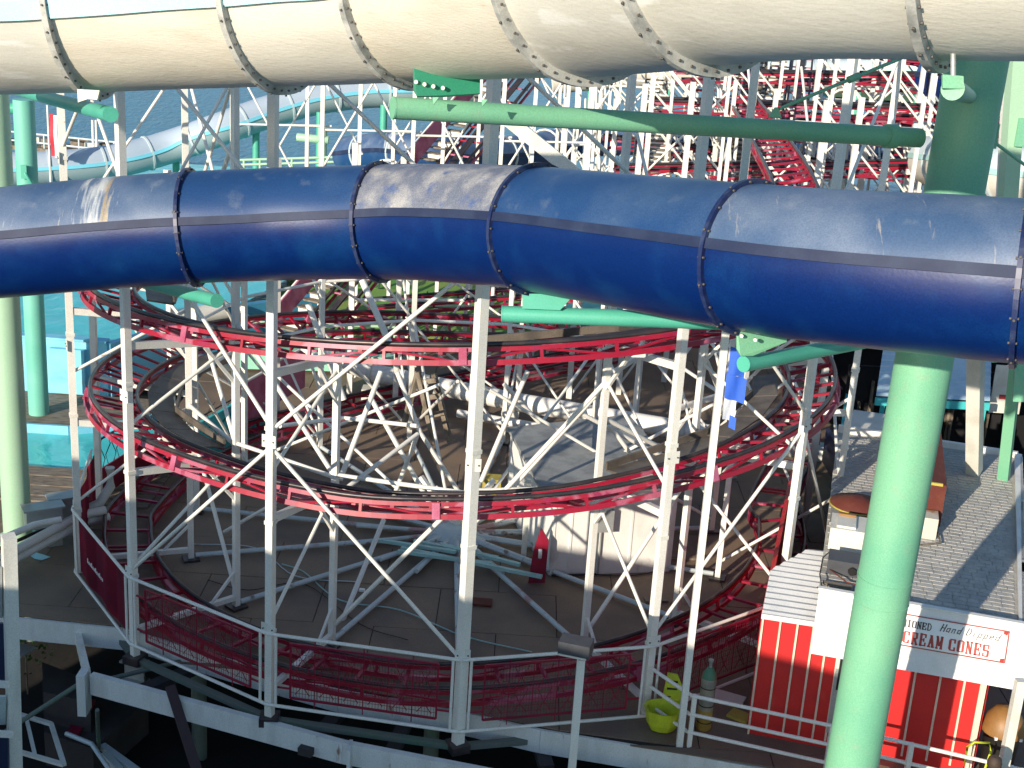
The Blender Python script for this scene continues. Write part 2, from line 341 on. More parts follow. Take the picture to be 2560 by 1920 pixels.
for iy in range(0, 34):
    for ix in range(-7, 14):
        x0 = ix * SX + (SX / 2 if iy % 2 else 0); x1 = x0 + SX - .018
        y0 = 15 + iy * SY; y1 = y0 + SY - .018
        poly = [(x0, y0), (x1, y0), (x1, y1), (x0, y1)]
        # clip with the front edge
        yl, yr = edge_y(x0), edge_y(x1)
        if y1 <= max(yl, yr) and y1 <= min(yl, yr) + .05: continue
        lx = left_x((y0 + y1) / 2)
        if x1 <= lx: continue
        x0 = max(x0, lx)
        ya, yb = max(y0, edge_y(x0)), max(y0, edge_y(x1))
        if ya > y1 or yb > y1:
            if ya >= y1 and yb >= y1: continue
            ya = min(ya, y1 - .02); yb = min(yb, y1 - .02)
        dz = random.uniform(-.006, .006)
        t = [(x0, ya, dz), (x1, yb, dz + random.uniform(-.004, .004)), (x1, y1, dz), (x0, y1, dz)]
        lowr = [(p[0], p[1], -.028) for p in t]
        fs = [(0, 1, 2, 3), (0, 4, 5, 1), (1, 5, 6, 2), (2, 6, 7, 3), (3, 7, 4, 0)]
        if y1 < 52 and cnt < 260:
            q = MB(); q.add(t + lowr, fs); q.build('deck_sheet', DECK, deck); cnt += 1
        else: b.add(t + lowr, fs)
b.build('distant_deck_sheets', DECK, deck, 'stuff')
# fascia beam of the deck, in lengths
for (x0, y0), (x1, y1) in zip(EDGE, EDGE[1:]):
    d = V((x1 - x0, y1 - y0, 0)).normalized(); nn = V((d.y, -d.x, 0)) * .03
    bar('fascia_board', V((x0, y0, -.27)) + nn, V((x1, y1, -.27)) + nn, .06, .46, BEAMW, deck)
# joists and piles below the deck
for x in [-12 + 2.2 * i for i in range(16)]:
    bar('joist', (x, edge_y(x) + .1, -.42), (x, 34 if x > -8 else 29, -.42), .2, .35, CONC, deck)
for x in [-11, -6, -1.2, 3.5, 8.2]:
    for y in (24.3, 28.5):
        rod('pile', (x, max(y, edge_y(x) + .5), -3.4), (x, max(y, edge_y(x) + .5), -.6), .16, GREYBEAM, deck)

# ================================================================== WHITE OUTER BEAM over the pit
t = thing('boundary_beam', 'long white steel beam with rusty top edge along the bottom of the view', 'steel beam', (-7.47, 22.17, -.5))
bp = [V((-7.47, 22.17, -.5)), V((-2.53, 20.45, -.5)), V((.61, 19.75, -.5)), V((4.5, 18.6, -.5)), V((9, 17.1, -.5))]
for a, c in zip(bp, bp[1:]): bar('beam_length', a, c, .12, .42, BEAMW, t)
for a in bp[1:4]: bar('stiffener', a + V((.12, -.10, .21)), a + V((.12, -.10, -1.1)), .34, .06, BEAMW, t)
bar('end_post', bp[0] + V((-.16, 0, .23)), bp[0] + V((-.16, 0, -.62)), .34, .16, BEAMW, t)
bar('corner_beam', atz(173, 1498, -.25), bp[0] + V((-.1, .06, .1)), .12, .22, WHITE2, t)
for (q, q2) in ((bp[0] + V((-.2, 0, 0)), V((-12.5, 19.3, -3.3))), (V((-6.0, 23.0, -.4)), bp[0])):
    rod('tie_bar', q, q2, .045, GREYBEAM, t)

# ================================================================== HELIX COASTER
HC = V((-1.07, 28.99, 0)); RO_, RI_ = 8.42, 6.12
coaster = thing('roller_coaster_helix', 'red and white steel roller coaster helix winding over the pier deck under the blue slide', 'roller coaster', (HC.x, HC.y, 0))
angs = [-2.739 + .41 * k for k in range(7)]
rest = (2 * PI - (.41 * 6)) / 9
angs += [angs[6] + rest * k for k in range(1, 9)]
def cp(R, a, z=0): return V((HC.x + R * math.cos(a), HC.y + R * math.sin(a), z))
ZT = 11.9
for k, a in enumerate(angs):
    zo = -.35 if k < 6 else 0
    ztop = ZT if k < 7 else 7.4
    sz = .165 if k == 3 else .135; ua = a + (.6 if k == 3 else 0)
    bar('outer_post', cp(RO_, a, zo), cp(RO_, a, ztop), sz, sz, WHITE, coaster, up=(math.cos(ua), math.sin(ua), 0))
    if k < 7:
        for z in (1.42, 3.5, 5.2, 8.7): box('splice_band', cp(RO_, a, z), (sz + .03, sz + .03, .07), WHITE2, coaster, rz=ua)
    zi = {0: 11.5, 1: 11.5, 2: 6.2, 3: 6.3, 4: 11.8, 5: 6.6}.get(k, 7.0)
    bar('inner_post', cp(RI_, a, 0), cp(RI_, a, zi), .115, .115, WHITE, coaster, up=(math.cos(a), math.sin(a), 0))
    box('base_plate', cp(RI_, a, .03), (.34, .34, .05), RAIL, coaster, rz=a)
    if k < 6: box('foot_node', cp(RO_, a, -.33), (.34, .34, .16), RAIL, coaster, rz=a + .4)

# --- track centre lines (x, y, z of the running surface, bank in degrees)
def lower_z(ph):            # measured height of the lower chord along the turning, ph decreasing
    keys = [(370, 7.25), (345, 7.05), (300, 6.7), (260, 6.33), (203, 5.78), (180, 5.6), (90, 5.0), (0, 4.42), (-35, 4.28), (-60, 4.06), (-76, 3.84), (-100, 3.64), (-125, 3.64), (-160, 3.42), (-180, 3.25), (-240, 2.75), (-262, 2.6)]
    for (p0, z0), (p1, z1) in zip(keys, keys[1:]):
        if p0 >= ph >= p1: return z0 + (z1 - z0) * (ph - p0) / (p1 - p0)
    return keys[-1][1]
RT = 7.58
T1 = [(HC.x + RT + .4, 46, 8.9, 0), (HC.x + RT + .3, 40, 8.5, 5), (HC.x + RT + .1, 34, 8.1, 12)]
ph = 368
while ph >= -258:
    a = math.radians(ph); T1.append((*cp(RT, a)[:2], lower_z(ph) + .30, 17)); ph -= 9
T1 += [(3.5, 37.2, 2.9, 8), (9, 38.2, 3.0, 0), (16, 39.2, 3.1, 0)]
T2 = [(9.6, 46, 3.6, 0), (8.6, 39, 2.3, 0), (7.6, 33.5, 1.45, 0)]
for ph in range(5, -181, -9):
    a = math.radians(ph); z = {5: 1.05}.get(ph, max(.42, .78 + .30 * (ph + 52) / 57 if ph > -52 else .78 - .50 * (-52 - ph) / 55))
    T2.append((*cp(7.38, a)[:2], z, 4))
T2 += [(-8.0, 31.2, .45, 3), (-6.6, 33.9, .5, 0), (-3.6, 36.9, .6, 0), (.5, 40.4, .7, 0), (5, 44, .8, 0)]
def frames(T, n=5):
    P = smooth_path(T, n); fr = []
    for i, p in enumerate(P):
        a = V(P[max(0, i - 1)][:3]); c = V(P[min(len(P) - 1, i + 1)][:3]); t = (c - a).normalized()
        out = V((0, 0, 1)).cross(t).normalized()          # left of travel = outside of a clockwise turn
        bk = math.radians(p[3]); side = out * math.cos(bk) + V((0, 0, 1)) * math.sin(bk)
        up = t.cross(side) * -1
        if up.z < 0: up = -up
        fr.append((V(p[:3]), t, side, up))
    return fr
def resample(fr, step):
    out = []; acc = 0; nxt = 0
    for (p, t, s, u), (p2, t2, s2, u2) in zip(fr, fr[1:]):
        L = (p2 - p).length
        while nxt <= acc + L:
            k = (nxt - acc) / L; out.append((p.lerp(p2, k), t.lerp(t2, k).normalized(), s.lerp(s2, k).normalized(), u.lerp(u2, k).normalized())); nxt += step
        acc += L
    return out
def build_track(T, parent, gauge=.98, step=.56, webstep=1.12, depth=.30, seg=8, rr=.042, web=True, mr=RED, chord_w=.06, n=5):
    fr = frames(T, n)
    for i0 in range(0, len(fr) - 1, seg):
        F = fr[i0:i0 + seg + 1]
        if len(F) < 2: continue
        for sg in (1, -1):
            m = MB(); m.tube([p + s * sg * gauge / 2 for p, t, s, u in F], rr, 8); m.build('rail', RAIL, parent)
            m = MB(); o = [p + s * sg * gauge / 2 - u * .085 for p, t, s, u in F]
            w2 = chord_w / 2; h2 = .036
            m.strip(*[[q + f[2] * x + f[3] * y for q, f in zip(o, F)] for x, y in ((-w2, -h2), (w2, -h2), (w2, h2), (-w2, h2))]); m.build('upper_chord', mr, parent)
            if web:
                m = MB(); o = [p + s * sg * gauge / 2 - u * depth for p, t, s, u in F]
                m.strip(*[[q + f[2] * x + f[3] * y for q, f in zip(o, F)] for x, y in ((-.045, -.045), (.045, -.045), (.045, .045), (-.045, .045))]); m.build('lower_chord', mr, parent)
    for i, (p, t, s, u) in enumerate(resample(fr, step)):
        bar('cross_tie', p - s * gauge / 2 - u * .14, p + s * gauge / 2 - u * .14, .07, .05, REDD if i % 2 else mr, parent, up=u)
    if web:
        W = resample(fr, webstep)
        for i, (p, t, s, u) in enumerate(W):
            for sg in (1, -1):
                q = p + s * sg * gauge / 2
                bar('web_post', q - u * .1, q - u * depth, .06, .05, mr, parent, up=t)
                if i + 1 < len(W):
                    p2, t2, s2, u2 = W[i + 1]; q2 = p2 + s2 * sg * gauge / 2
                    if sg == 1 or i % 2:
                        if i % 2: bar('web_diagonal', q - u * .1, q2 - u2 * depth, .035, .035, mr, parent)
                        else: bar('web_diagonal', q - u * depth, q2 - u2 * .1, .035, .035, mr, parent)
            if i % 4 == 0:
                bar('joint_clamp', p + s * gauge / 2 - u * .06, p + s * gauge / 2 - u * (depth + .03), .14, .13, PINK, parent, up=t)
            # low cross strut joining the two lower chords
            if i % 2 == 0: bar('lower_strut', p - s * gauge / 2 - u * depth, p + s * gauge / 2 - u * depth, .05, .05, mr, parent, up=u)
    return fr
build_track(T1, coaster, step=.62, webstep=1.2)
build_track(T2, coaster, step=.85, webstep=1.6)

# --- cross beams carrying the track at each frame, braces under them
def z_at(a, level):        # level 0 = top, 1 = middle coil
    ph = math.degrees(a) % 360
    p = ph if level == 0 else ph - 360
    if level == 0 and ph < 5: p = ph + 360
    return lower_z(p)
for k, a in enumerate(angs):
    for lv in (0, 1):
        if lv == 1 and 100 < math.degrees(a) % 360 < 100: continue
        zo = z_at(a, lv) - .10; zi = zo - .30
        if lv == 1 and k > 9: zi = zo - .25
        bar('cross_beam', cp(RI_, a, zi), cp(RO_, a, zo), .10, .13, WHITE, coaster)
        bar('knee_brace', cp(RI_ + .75, a, zi + .08), cp(RI_, a, zi - .85), .06, .06, WHITE, coaster)
    if k < 6:
        bar('cross_beam', cp(RI_, a, .24), cp(RO_ - .1, a, .28), .10, .10, WHITE, coaster)
        bar('knee_brace', cp(RI_ + .6, a, .26), cp(RI_, a, .85), .05, .05, WHITE, coaster)
# --- bracing in the outer plane, read from the photograph
def O(k, z, R=RO_): return cp(R, angs[k], z)
for (k1, z1, k2, z2, r) in ((2, 4.86, 1, 1.55, .042), (2, 4.86, 3, 1.35, .042), (2, 5.15, 3, 8.4, .042), (2, 5.2, 1, 8.7, .042), (5, 4.9, 4, 1.6, .04), (5, 5.2, 4, 8.6, .04), (5, 4.9, 6, 1.2, .04),
                         (1, 8.8, 0, 11.6, .04), (0, 8.9, 1, 11.6, .04), (2, 8.9, 1, 11.6, .04), (3, 8.8, 2, 11.6, .04), (4, 8.8, 3, 11.6, .04), (5, 8.6, 6, 11.6, .04)):
    rod('diagonal_brace', O(k1, z1), O(k2, z2), r * .85, WHITE, coaster)
for k in range(0, 6):
    for z in (1.5, 4.98, 8.7):
        q = O(k, z); n_ = V((math.cos(angs[k]), math.sin(angs[k]), 0)); tt = V((-n_.y, n_.x, 0))
        bar('gusset_plate', q - tt * .13 + n_ * .075, q + tt * .13 + n_ * .075, .012, .22, WHITE2, coaster)
        for sx in (-.09, .09): rod('gusset_bolt', q + tt * sx + n_ * .075, q + tt * sx + n_ * .10, .014, BOLT, coaster)
for k in range(0, 6):
    rod('ring_chord', O(k, 3.55, RI_), O(k + 1, 3.5, RI_), .045, WHITE, coaster)
for k in range(6, 14): rod('ring_chord', O(k, 3.4, RI_), O(k + 1, 3.4, RI_), .045, WHITE, coaster)
for k in range(7, 14):
    rod('ring_chord', O(k, 4.6, RI_), O(k + 1, 4.6, RI_), .04, WHITE, coaster)
    rod('diagonal_brace', O(k, .3, RI_), O(k + 1, 3.3, RI_), .035, WHITE, coaster)
    if k % 2: rod('diagonal_brace', O(k, 3.4, RI_), O(k + 1, 6.4, RI_), .035, WHITE, coaster)
for (k1, z1, k2, z2) in ((0, 6.2, 1, 9.5), (1, 3.5, 0, 6.3), (0, 3.3, 1, .3), (1, 6.0, 2, 3.5), (4, 5.6, 3, 2.7), (4, 4.9, 5, 3.5), (3, 3.5, 2, .4), (5, 3.3, 4, .4), (5, 5.8, 6, 3.5)):
    rod('diagonal_brace', O(k1, z1, RI_), O(k2, z2, RI_), .045, WHITE, coaster)
hub = V((-1.07, 28.6, 0))
for k in (0, 1, 2, 4, 5):
    zz0 = 7.6 if k in (2, 5) else 7.2
    rod('cross_rod', O(k, zz0), cp(RI_, angs[k], min(11.0, zz0 + 3.4)), .03, WHITE, coaster) if k in (0, 1, 4) else None
    rod('cross_rod', O(k, 1.6), cp(RI_, angs[k], 3.3), .035, WHITE, coaster)
    rod('cross_rod', O(k, 4.4), cp(RI_, angs[k], 5.6), .035, WHITE, coaster)
for (k1, z1, k2, z2) in ((0, 7.2, 1, 10.6), (1, 7.2, 0, 10.6), (0, 10.7, 1, 10.7)):
    rod('cross_rod', O(k1, z1, RI_), O(k2, z2, RI_), .035, WHITE, coaster)
rx_ = random.Random(21)
for k in range(6, 14):
    for z in (.4, 2.6, 4.8):
        if rx_.random() < .75: rod('cross_rod', O(k, z, RI_), O(k, z + 2.0, RO_), .035, WHITE, coaster)
        if rx_.random() < .6: rod('cross_rod', O(k, z, RO_), O(k + 1, z + 2.4, RO_), .035, WHITE, coaster)
for k in (7, 9, 11, 13):
    rod('cross_rod', O(k, .3, RI_), hub + V((.6 * math.cos(angs[k]), .6 * math.sin(angs[k]), 3.6)), .04, WHITE, coaster)
    rod('cross_rod', O(k, 3.4, RI_), hub + V((.9 * math.cos(angs[k]), .9 * math.sin(angs[k]), .4)), .04, WHITE, coaster)
# --- tall raking legs that rise from the hub area
for (px, py, Y1, qx, qy, Y2, r) in (
        (1319, 928, 25.0, 1203, 1203, 25.0, .06), (1526, 948, 24.4, 1270, 1230, 24.3, .06), (1447, 1030, 24.4, 1729, 1181, 25.5, .055), (1526, 1065, 24.6, 1634, 1215, 24.8, .055),
        (952, 930, 26.5, 850, 1200, 25.0, .07), (993, 930, 27.5, 1050, 1080, 27.4, .07), (1050, 1080, 27.4, 1160, 1250, 27.6, .06), (930, 1000, 28.0, 1075, 1260, 27.5, .07),
        (1044, 1085, 27.0, 860, 1225, 25.2, .06), (1044, 1085, 27.0, 985, 1240, 27.0, .06), (959, 1300, 26.6, 850, 1568, 24.2, .07), (700, 1250, 27, 560, 1330, 27.5, .05),
        (905, 700, 31, 985, 885, 30.5, .10), (770, 760, 31.0, 860, 1000, 30.5, .09), (1260, 960, 33, 1360, 1070, 33.4, .07), (700, 1065, 26.5, 860, 1045, 28.5, .06), (860, 1045, 28.5, 1044, 1065, 27.0, .06)):
    rod('raking_leg', aty(px, py, Y1), aty(qx, qy, Y2), r * .8, WHITE, coaster, shape='rod')
# --- base spokes and hub
for k, a in enumerate(angs):
    rod('base_spoke', hub + V((.5 * math.cos(a), .5 * math.sin(a), .10)), cp(RI_ - .1, a, .10), .055, PIPEG, coaster)
for k in range(15):
    a = k * 2 * PI / 15 + .2
    rod('base_spoke', hub + V((.5 * math.cos(a), .5 * math.sin(a), .14)), hub + V((2.3 * math.cos(a), 2.3 * math.sin(a), .14)), .05, PIPEG, coaster)
m = MB(); m.lathe(hub, [(.75, 0), (.75, .12), (.5, .16), (.42, .34), (.12, .36)], 14); m.build('hub_plate', PIPEG, coaster)
rod('hub_mast', hub + V((0, 0, .3)), hub + V((.1, 0, 1.1)), .09, WHITE, coaster)
for (dx, dy) in ((-.9, .4), (.8, .5), (-.5, -.2)):
    bar('hub_strut', hub + V((dx, dy, 1.3)), hub + V((0, 0, .3)), .11, .09, WHITE, coaster)
# --- outer chord beams under the posts, deck-side radial beams
for k in range(-1, 5):
    a0, a1 = angs[k] if k >= 0 else angs[0] - .41, angs[k + 1]
    bar('sole_beam', cp(RO_, a0, -.34), cp(RO_, a1, -.34), .13, .10, GREYBEAM, coaster)
for a in (angs[1] + .10, angs[2] + .12, angs[3] - .12, angs[3] + .2):
    bar('radial_beam', cp(RO_ - 1.6, a, -.55), cp(RO_ + .35, a - .02, -.60), .26, .14, CONC, coaster)
# --- grey catwalk inside the rails
def catwalk(lv, ks, r0=6.38, r1=6.92):
    for k in ks:
        a0 = angs[k]; a1 = angs[(k + 1) % 15]
        if a1 < a0: a1 += 2 * PI
        n = 2
        for j in range(n):
            b0 = a0 + (a1 - a0) * j / n; b1 = a0 + (a1 - a0) * (j + 1) / n - .004
            z0, z1 = z_at(b0 % (2 * PI), lv) + .0, z_at(b1 % (2 * PI), lv) + .0
            if abs(z0 - z1) > 1: continue
            m = MB(); A = [cp(r0, b0, z0 - .05), cp(r1, b0, z0 + .06), cp(r1, b1, z1 + .06), cp(r0, b1, z1 - .05)]
            B_ = [p - V((0, 0, .035)) for p in A]
            m.add(A + B_, [(0, 1, 2, 3), (7, 6, 5, 4), (0, 4, 5, 1), (1, 5, 6, 2), (2, 6, 7, 3), (3, 7, 4, 0)]); m.build('catwalk_plate', PLATE, coaster)
        bar('catwalk_edge', cp(r0, a0, z_at(a0, lv) + .02), cp(r0, a1, z_at(a1 % (2 * PI), lv) + .02), .05, .14, PLATE, coaster)
catwalk(1, [0, 4, 5, 6, 13, 14]); catwalk(0, [3, 4, 5, 13, 14])

# ================================================================== PERIMETER FENCE round the helix
fence = thing('safety_fence', 'white tube fence with red wire infill panels round the foot of the coaster helix', 'fence', (cp(RO_ + .1, angs[2])[0], cp(RO_ + .1, angs[2])[1], 0))
RF = RO_ + .10
for k in range(-1, 5):
    a0 = angs[k] if k >= 0 else angs[0] - .41; a1 = angs[k + 1]
    zb, zt = .02, 1.42
    P0, P1 = cp(RF, a0), cp(RF, a1); d = (P1 - P0).normalized(); L = (P1 - P0).length
    rod('top_rail', P0 + V((0, 0, zt)), P1 + V((0, 0, zt)), .032, WHITE, fence)
    rod('bottom_rail', P0 + V((0, 0, zb)), P1 + V((0, 0, zb)), .032, WHITE, fence)
    for s_ in (.16, L - .16):
        rod('upright', P0 + d * s_ + V((0, 0, zb)), P0 + d * s_ + V((0, 0, zt)), .026, WHITE, fence)
    if k in (-1, 0):      # red screen cloth
        m = MB(); q_ = .2
        while q_ < L - .2:
            w0 = .05 + .03 * math.sin(q_ * 5); b0 = P0 + d * q_ + V((-d.y, d.x, 0)) * w0
            m.box(b0 + V((0, 0, .1)), b0 + V((0, 0, 1.36)), .019, .006, up=d); q_ += .028
        q_ = .1
        while q_ < 1.37: m.box(P0 + d * .2 + V((-d.y, d.x, 0)) * .06 + V((0, 0, q_)), P0 + d * (L - .2) + V((-d.y, d.x, 0)) * .06 + V((0, 0, q_)), .006, .012); q_ += .05
        m.build('red_screen', MESHR, fence, 'stuff')
        for i in range(12):      # remains of white lettering, too faint to read
            q = P0 + d * (L * .30 + i * .085) + V((d.y, -d.x, 0)) * (.03) + V((0, 0, .72 - (.02 if i % 3 else 0)))
            if k == 0: box('lettering', q, (.035, .01, .06 + .04 * (i % 3 == 0)), SIGNW, fence, rz=math.atan2(d.y, d.x))
        continue
    # red frame
    f0, f1 = .42, L - .42; zA, zB = .20, 1.27
    c = lambda s_, z: P0 + d * s_ + V((0, 0, z)) + V((-d.y, d.x, 0)) * .03
    for (s0, z0, s1, z1) in ((f0, zA, f1, zA), (f0, zB, f1, zB), (f0, zA, f0, zB), (f1, zA, f1, zB)):
        bar('panel_frame', c(s0, z0), c(s1, z1), .035, .035, REDD, fence)
    for zz_ in (.38, 1.08):
        bar('bracket', c(.18, zz_), c(f0, zz_), .03, .03, REDD, fence); bar('bracket', c(f1, zz_), c(L - .18, zz_), .03, .03, REDD, fence)
    m = MB(); q_ = f0
    while q_ < f1:
        m.box(c(q_, zA), c(q_, zB), .006, .006); q_ += .055
    q_ = zA
    while q_ < zB: m.box(c(f0, q_), c(f1, q_), .006, .006); q_ += .11
    m.build('wire_mesh', REDD, fence, 'stuff')
    n = 6; wbay = (f1 - f0) / n
    for i in range(1, n): bar('infill_upright', c(f0 + wbay * i, zA - (.13 if i % 2 else 0)), c(f0 + wbay * i, zB + (.13 if i % 2 else 0)), .018, .018, REDD, fence)
    for i in range(n):
        s0 = f0 + wbay * i; mid = s0 + wbay / 2; x = .30 * wbay
        pat = [((mid - x, zB - .06), (mid - x * .1, zB - .30), (mid - x, .74), (mid, .46), (mid + x, .28)),
               ((mid + x, zB - .06), (mid + x * .1, zB - .30), (mid + x, .74), (mid, .46), (mid - x, .28))]
        for pl_ in pat:
            m = MB(); m.tube([c(a_, b_) for a_, b_ in pl_], .008, 5); m.build('scroll_bar', REDD, fence)

# ================================================================== BIG SLIDES
def slide(parent, ctrl, R, seam_deg, rings, mu, ml, mlip, mring, lip_w, lip_out, per=None, ringR=.07, ringW=.10, nseg=10, nr=44, lipm=None, bolts=True, nbolt=26, perl=None):
    Pp = smooth_path(ctrl, nseg)
    pts = [V(p[:3]) for p in Pp]
    N = len(pts); fr = []
    for i, p in enumerate(pts):
        t = (pts[min(N - 1, i + 1)] - pts[max(0, i - 1)]).normalized()
        out = V((t.y, -t.x, 0)).normalized()              # towards the viewer for a slide that runs left to right
        up = out.cross(t)
        if up.z < 0: up = -up
        fr.append((p, t, out, up))
    acc = [0]
    for i in range(1, N): acc.append(acc[-1] + (pts[i] - pts[i - 1]).length)
    ang0 = math.radians(seam_deg)
    def pt(i, an, r): p, t, o, u = fr[i]; return p + o * math.cos(an) * r + u * math.sin(an) * r
    cuts = [0] + rings + [N - 1]
    h = nr // 2
    for ci, (i0, i1) in enumerate(zip(cuts, cuts[1:])):
        if i1 <= i0: continue
        for half in (0, 1):
            m = MB(); vs = []
            for i in range(i0, i1 + 1):
                for k in range(h + 1):
                    an = ang0 + PI * half + PI * k / h
                    rr = R + (.006 * noise.noise(V((acc[i] * 1.3, an * 2, half * 5.)))) * 1.5
                    vs.append(pt(i, an, rr))
            fs = []
            for i in range(i1 - i0):
                for k in range(h): a = i * (h + 1) + k; fs.append((a, a + 1, a + h + 2, a + h + 1))
            m.add(vs, fs, True)
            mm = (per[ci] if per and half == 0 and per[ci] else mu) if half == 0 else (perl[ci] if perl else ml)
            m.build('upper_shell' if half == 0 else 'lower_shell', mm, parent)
        for side in (0, 1):                            # seam flanges
            an = ang0 + PI * side; m = MB()
            dn = lip_w / 2 / R
            for da, db in ((-dn, dn),):
                A = [pt(i, an + da, R + .0) for i in range(i0, i1 + 1)]; B_ = [pt(i, an + da, R + lip_out) for i in range(i0, i1 + 1)]
                C_ = [pt(i, an + db, R + lip_out) for i in range(i0, i1 + 1)]; D_ = [pt(i, an + db, R + .0) for i in range(i0, i1 + 1)]
                m.strip(A, B_, C_, D_)
            m.build('seam_flange', mlip, parent)
    for ri in rings:
        p, t, o, u = fr[ri]; m = MB(); vs = []; fs = []; n = 56
        for k in range(n):
            an = 2 * PI * k / n; r_ = o * math.cos(an) + u * math.sin(an)
            vs += [p + r_ * (R - .01) - t * ringW / 2, p + r_ * (R + ringR) - t * ringW / 2, p + r_ * (R + ringR) + t * ringW / 2, p + r_ * (R - .01) + t * ringW / 2]
        for k in range(n):
            j = (k + 1) % n
            for q in range(4): fs.append((4 * k + q, 4 * j + q, 4 * j + (q + 1) % 4, 4 * k + (q + 1) % 4))
        m.add(vs, fs); m.build('ring_flange', mring, parent)
        if bolts:
            for k in range(nbolt):
                an = -PI * .62 + k * 1.2 * PI / (nbolt - 1); r_ = o * math.cos(an) + u * math.sin(an)
                q = p + r_ * (R + ringR * .5)
                rod('bolt', q - t * (ringW / 2 + .018), q + t * (ringW / 2 + .018), .013, BOLT, parent)
                if k % 2: rod('bolt', p + r_ * (R + ringR), p + r_ * (R + ringR + .018), .013, BOLT, parent)
    return fr
def path_from(rows):        # x, centre y (2212-wide view), axial depth
    return [tuple(atd(x * K, y * K, d)) for x, y, d in rows]
bl = [(-420, 548, 20.4), (-150, 535, 20.0), (0, 525, 19.7), (200, 507, 19.55), (418, 492, 19.4), (620, 484, 19.35), (822, 480, 19.0), (980, 483, 18.35), (1160, 496, 17.35), (1380, 525, 15.95), (1620, 557, 14.65), (1800, 576, 14.0), (2000, 592, 13.5), (2207, 608, 13.1), (2500, 628, 12.7)]
p = atd(1100 * K, 490 * K, 17.5)
blue = thing('blue_water_slide', 'large dark blue enclosed water slide tube crossing the middle of the view', 'water slide', (p.x, p.y, p.z))
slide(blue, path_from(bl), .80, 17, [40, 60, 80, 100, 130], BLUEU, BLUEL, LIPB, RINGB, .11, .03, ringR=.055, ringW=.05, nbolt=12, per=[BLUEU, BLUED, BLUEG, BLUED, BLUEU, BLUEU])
wl = [(-420, 30, 17.6), (-150, 18, 17.2), (0, 11, 17.0), (190, 5, 16.9), (400, -6, 16.6), (600, -17, 16.1), (750, -28, 15.65), (890, -39, 15.2), (1080, -60, 14.3), (1270, -83, 13.2), (1400, -109, 12.4), (1540, -142, 11.6), (1780, -177, 10.8), (2055, -190, 10.3), (2300, -200, 9.9), (2600, -205, 9.6)]
p = atd(1100 * K, -5 * K, 13.6)
cream = thing('cream_water_slide', 'cream and pale cyan enclosed water slide tube along the top edge of the view', 'water slide', (p.x, p.y, p.z))
slide(cream, path_from(wl), 1.10, -2, [30, 50, 70, 90, 110, 130], CREAMT, CREAM, LIPW, RINGW, .22, .06, ringR=.10, ringW=.075, nbolt=30, perl=[CREAM2, CREAM3, CREAM, CREAM3, CREAM2, CREAM2, CREAM])

# ================================================================== GREEN COLUMNS AND ARMS
def seg_lathe(name, a, b_, r, m, parent, n=40):
    q = MB(); a = V(a); b_ = V(b_); K_ = 24
    q.tube([a.lerp(b_, i / K_) for i in range(K_ + 1)], r, n); return q.build(name, m, parent)
gaz = ray(2277, 1157); az = math.atan2(gaz.x, gaz.y); DC = 17.6
CX, CY = DC * math.sin(az), DC * math.cos(az)
c1 = thing('green_support_column', 'thick mint green steel column standing in front of the ice cream hut', 'support column', (CX, CY, -3.2))
seg_lathe('shaft', (CX - .24, CY, -3.2), (CX + .06, CY, 14.2), .365, GREEN, c1)
m = MB(); m.lathe((CX - .24, CY, -3.3), [(.6, 0), (.6, .12)], 20); m.build('base_plate', GREEN, c1)
for z in (5.2, 4.85): 
    m = MB(); m.tube([(CX - .10 + .367 * math.cos(a * PI / 20), CY + .367 * math.sin(a * PI / 20), z) for a in range(40)], .007, 6, closed=True); m.build('weld_seam', GREEN, c1)
def arm(parent, a, b_, r, m, cap=True):
    q = MB(); a = V(a); b_ = V(b_); q.tube([a, a.lerp(b_, .33), a.lerp(b_, .66), b_], r, 22); o = q.build('arm', m, parent)
    if cap:
        d = (a - b_).normalized(); q = MB(); q.tube([a, a + d * .02], r * 1.03, 22); q.build('end_cap', m, parent)
    return o
A1a, A1b = atd(985, 270, 14.6), atd(2300, 345, 16.95)
arm(c1, A1a, A1b, .12, GREEN)
m = MB(); m.tube([A1b.lerp(A1a, .055), A1b.lerp(A1a, .075)], .15, 22); m.build('collar', GREEN, c1)
A2a, A2b = atd(2382, 222, 10.2), V((CX, CY, aty(2400, 240, CY).z))
arm(c1, A2a, A2b, .084, GREEN)
A3a, A3b = atd(1258, 785, 17.6), V((CX, CY, atd(2225, 830, 17).z))
arm(c1, A3a, A3b, .11, AQUA)
A4a, A4b = atd(1861, 910, 14.8), V((CX - .1, CY, atd(2235, 836, 17).z))
arm(c1, A4a, A4b, .088, AQUA)
def saddle(parent, fr_p, R, wid, m, ht, ax):   # plate hugging the underside of a slide; ax = slide direction
    ax = V(ax).normalized(); side = V((ax.y, -ax.x, 0)).normalized(); q = MB(); n = 12; vs = []
    for th_ in (-.03, .03):
        for i in range(n + 1):
            a = -PI / 2 + (i / n - .5) * 2 * wid
            vs.append(fr_p + side * math.cos(a) * (R + .0) * 1.0 + V((0, 0, 1)) * math.sin(a) * R + ax * th_)
        for i in range(n + 1):
            a = -PI / 2 + (i / n - .5) * 2 * wid
            vs.append(fr_p + side * math.cos(a) * R + V((0, 0, -ht)) + ax * th_)
    h = n + 1; fs = []
    for i in range(n):
        fs.append((i, i + 1, h + i + 1, h + i)); fs.append((2 * h + i, 3 * h + i, 3 * h + i + 1, 2 * h + i + 1))
        fs.append((i, 2 * h + i, 2 * h + i + 1, i + 1)); fs.append((h + i, h + i + 1, 3 * h + i + 1, 3 * h + i))
    fs += [(0, h, 3 * h, 2 * h), (n, 2 * h + n, 3 * h + n, h + n)]
    q.add(vs, fs); return q.build('saddle_plate', m, parent)
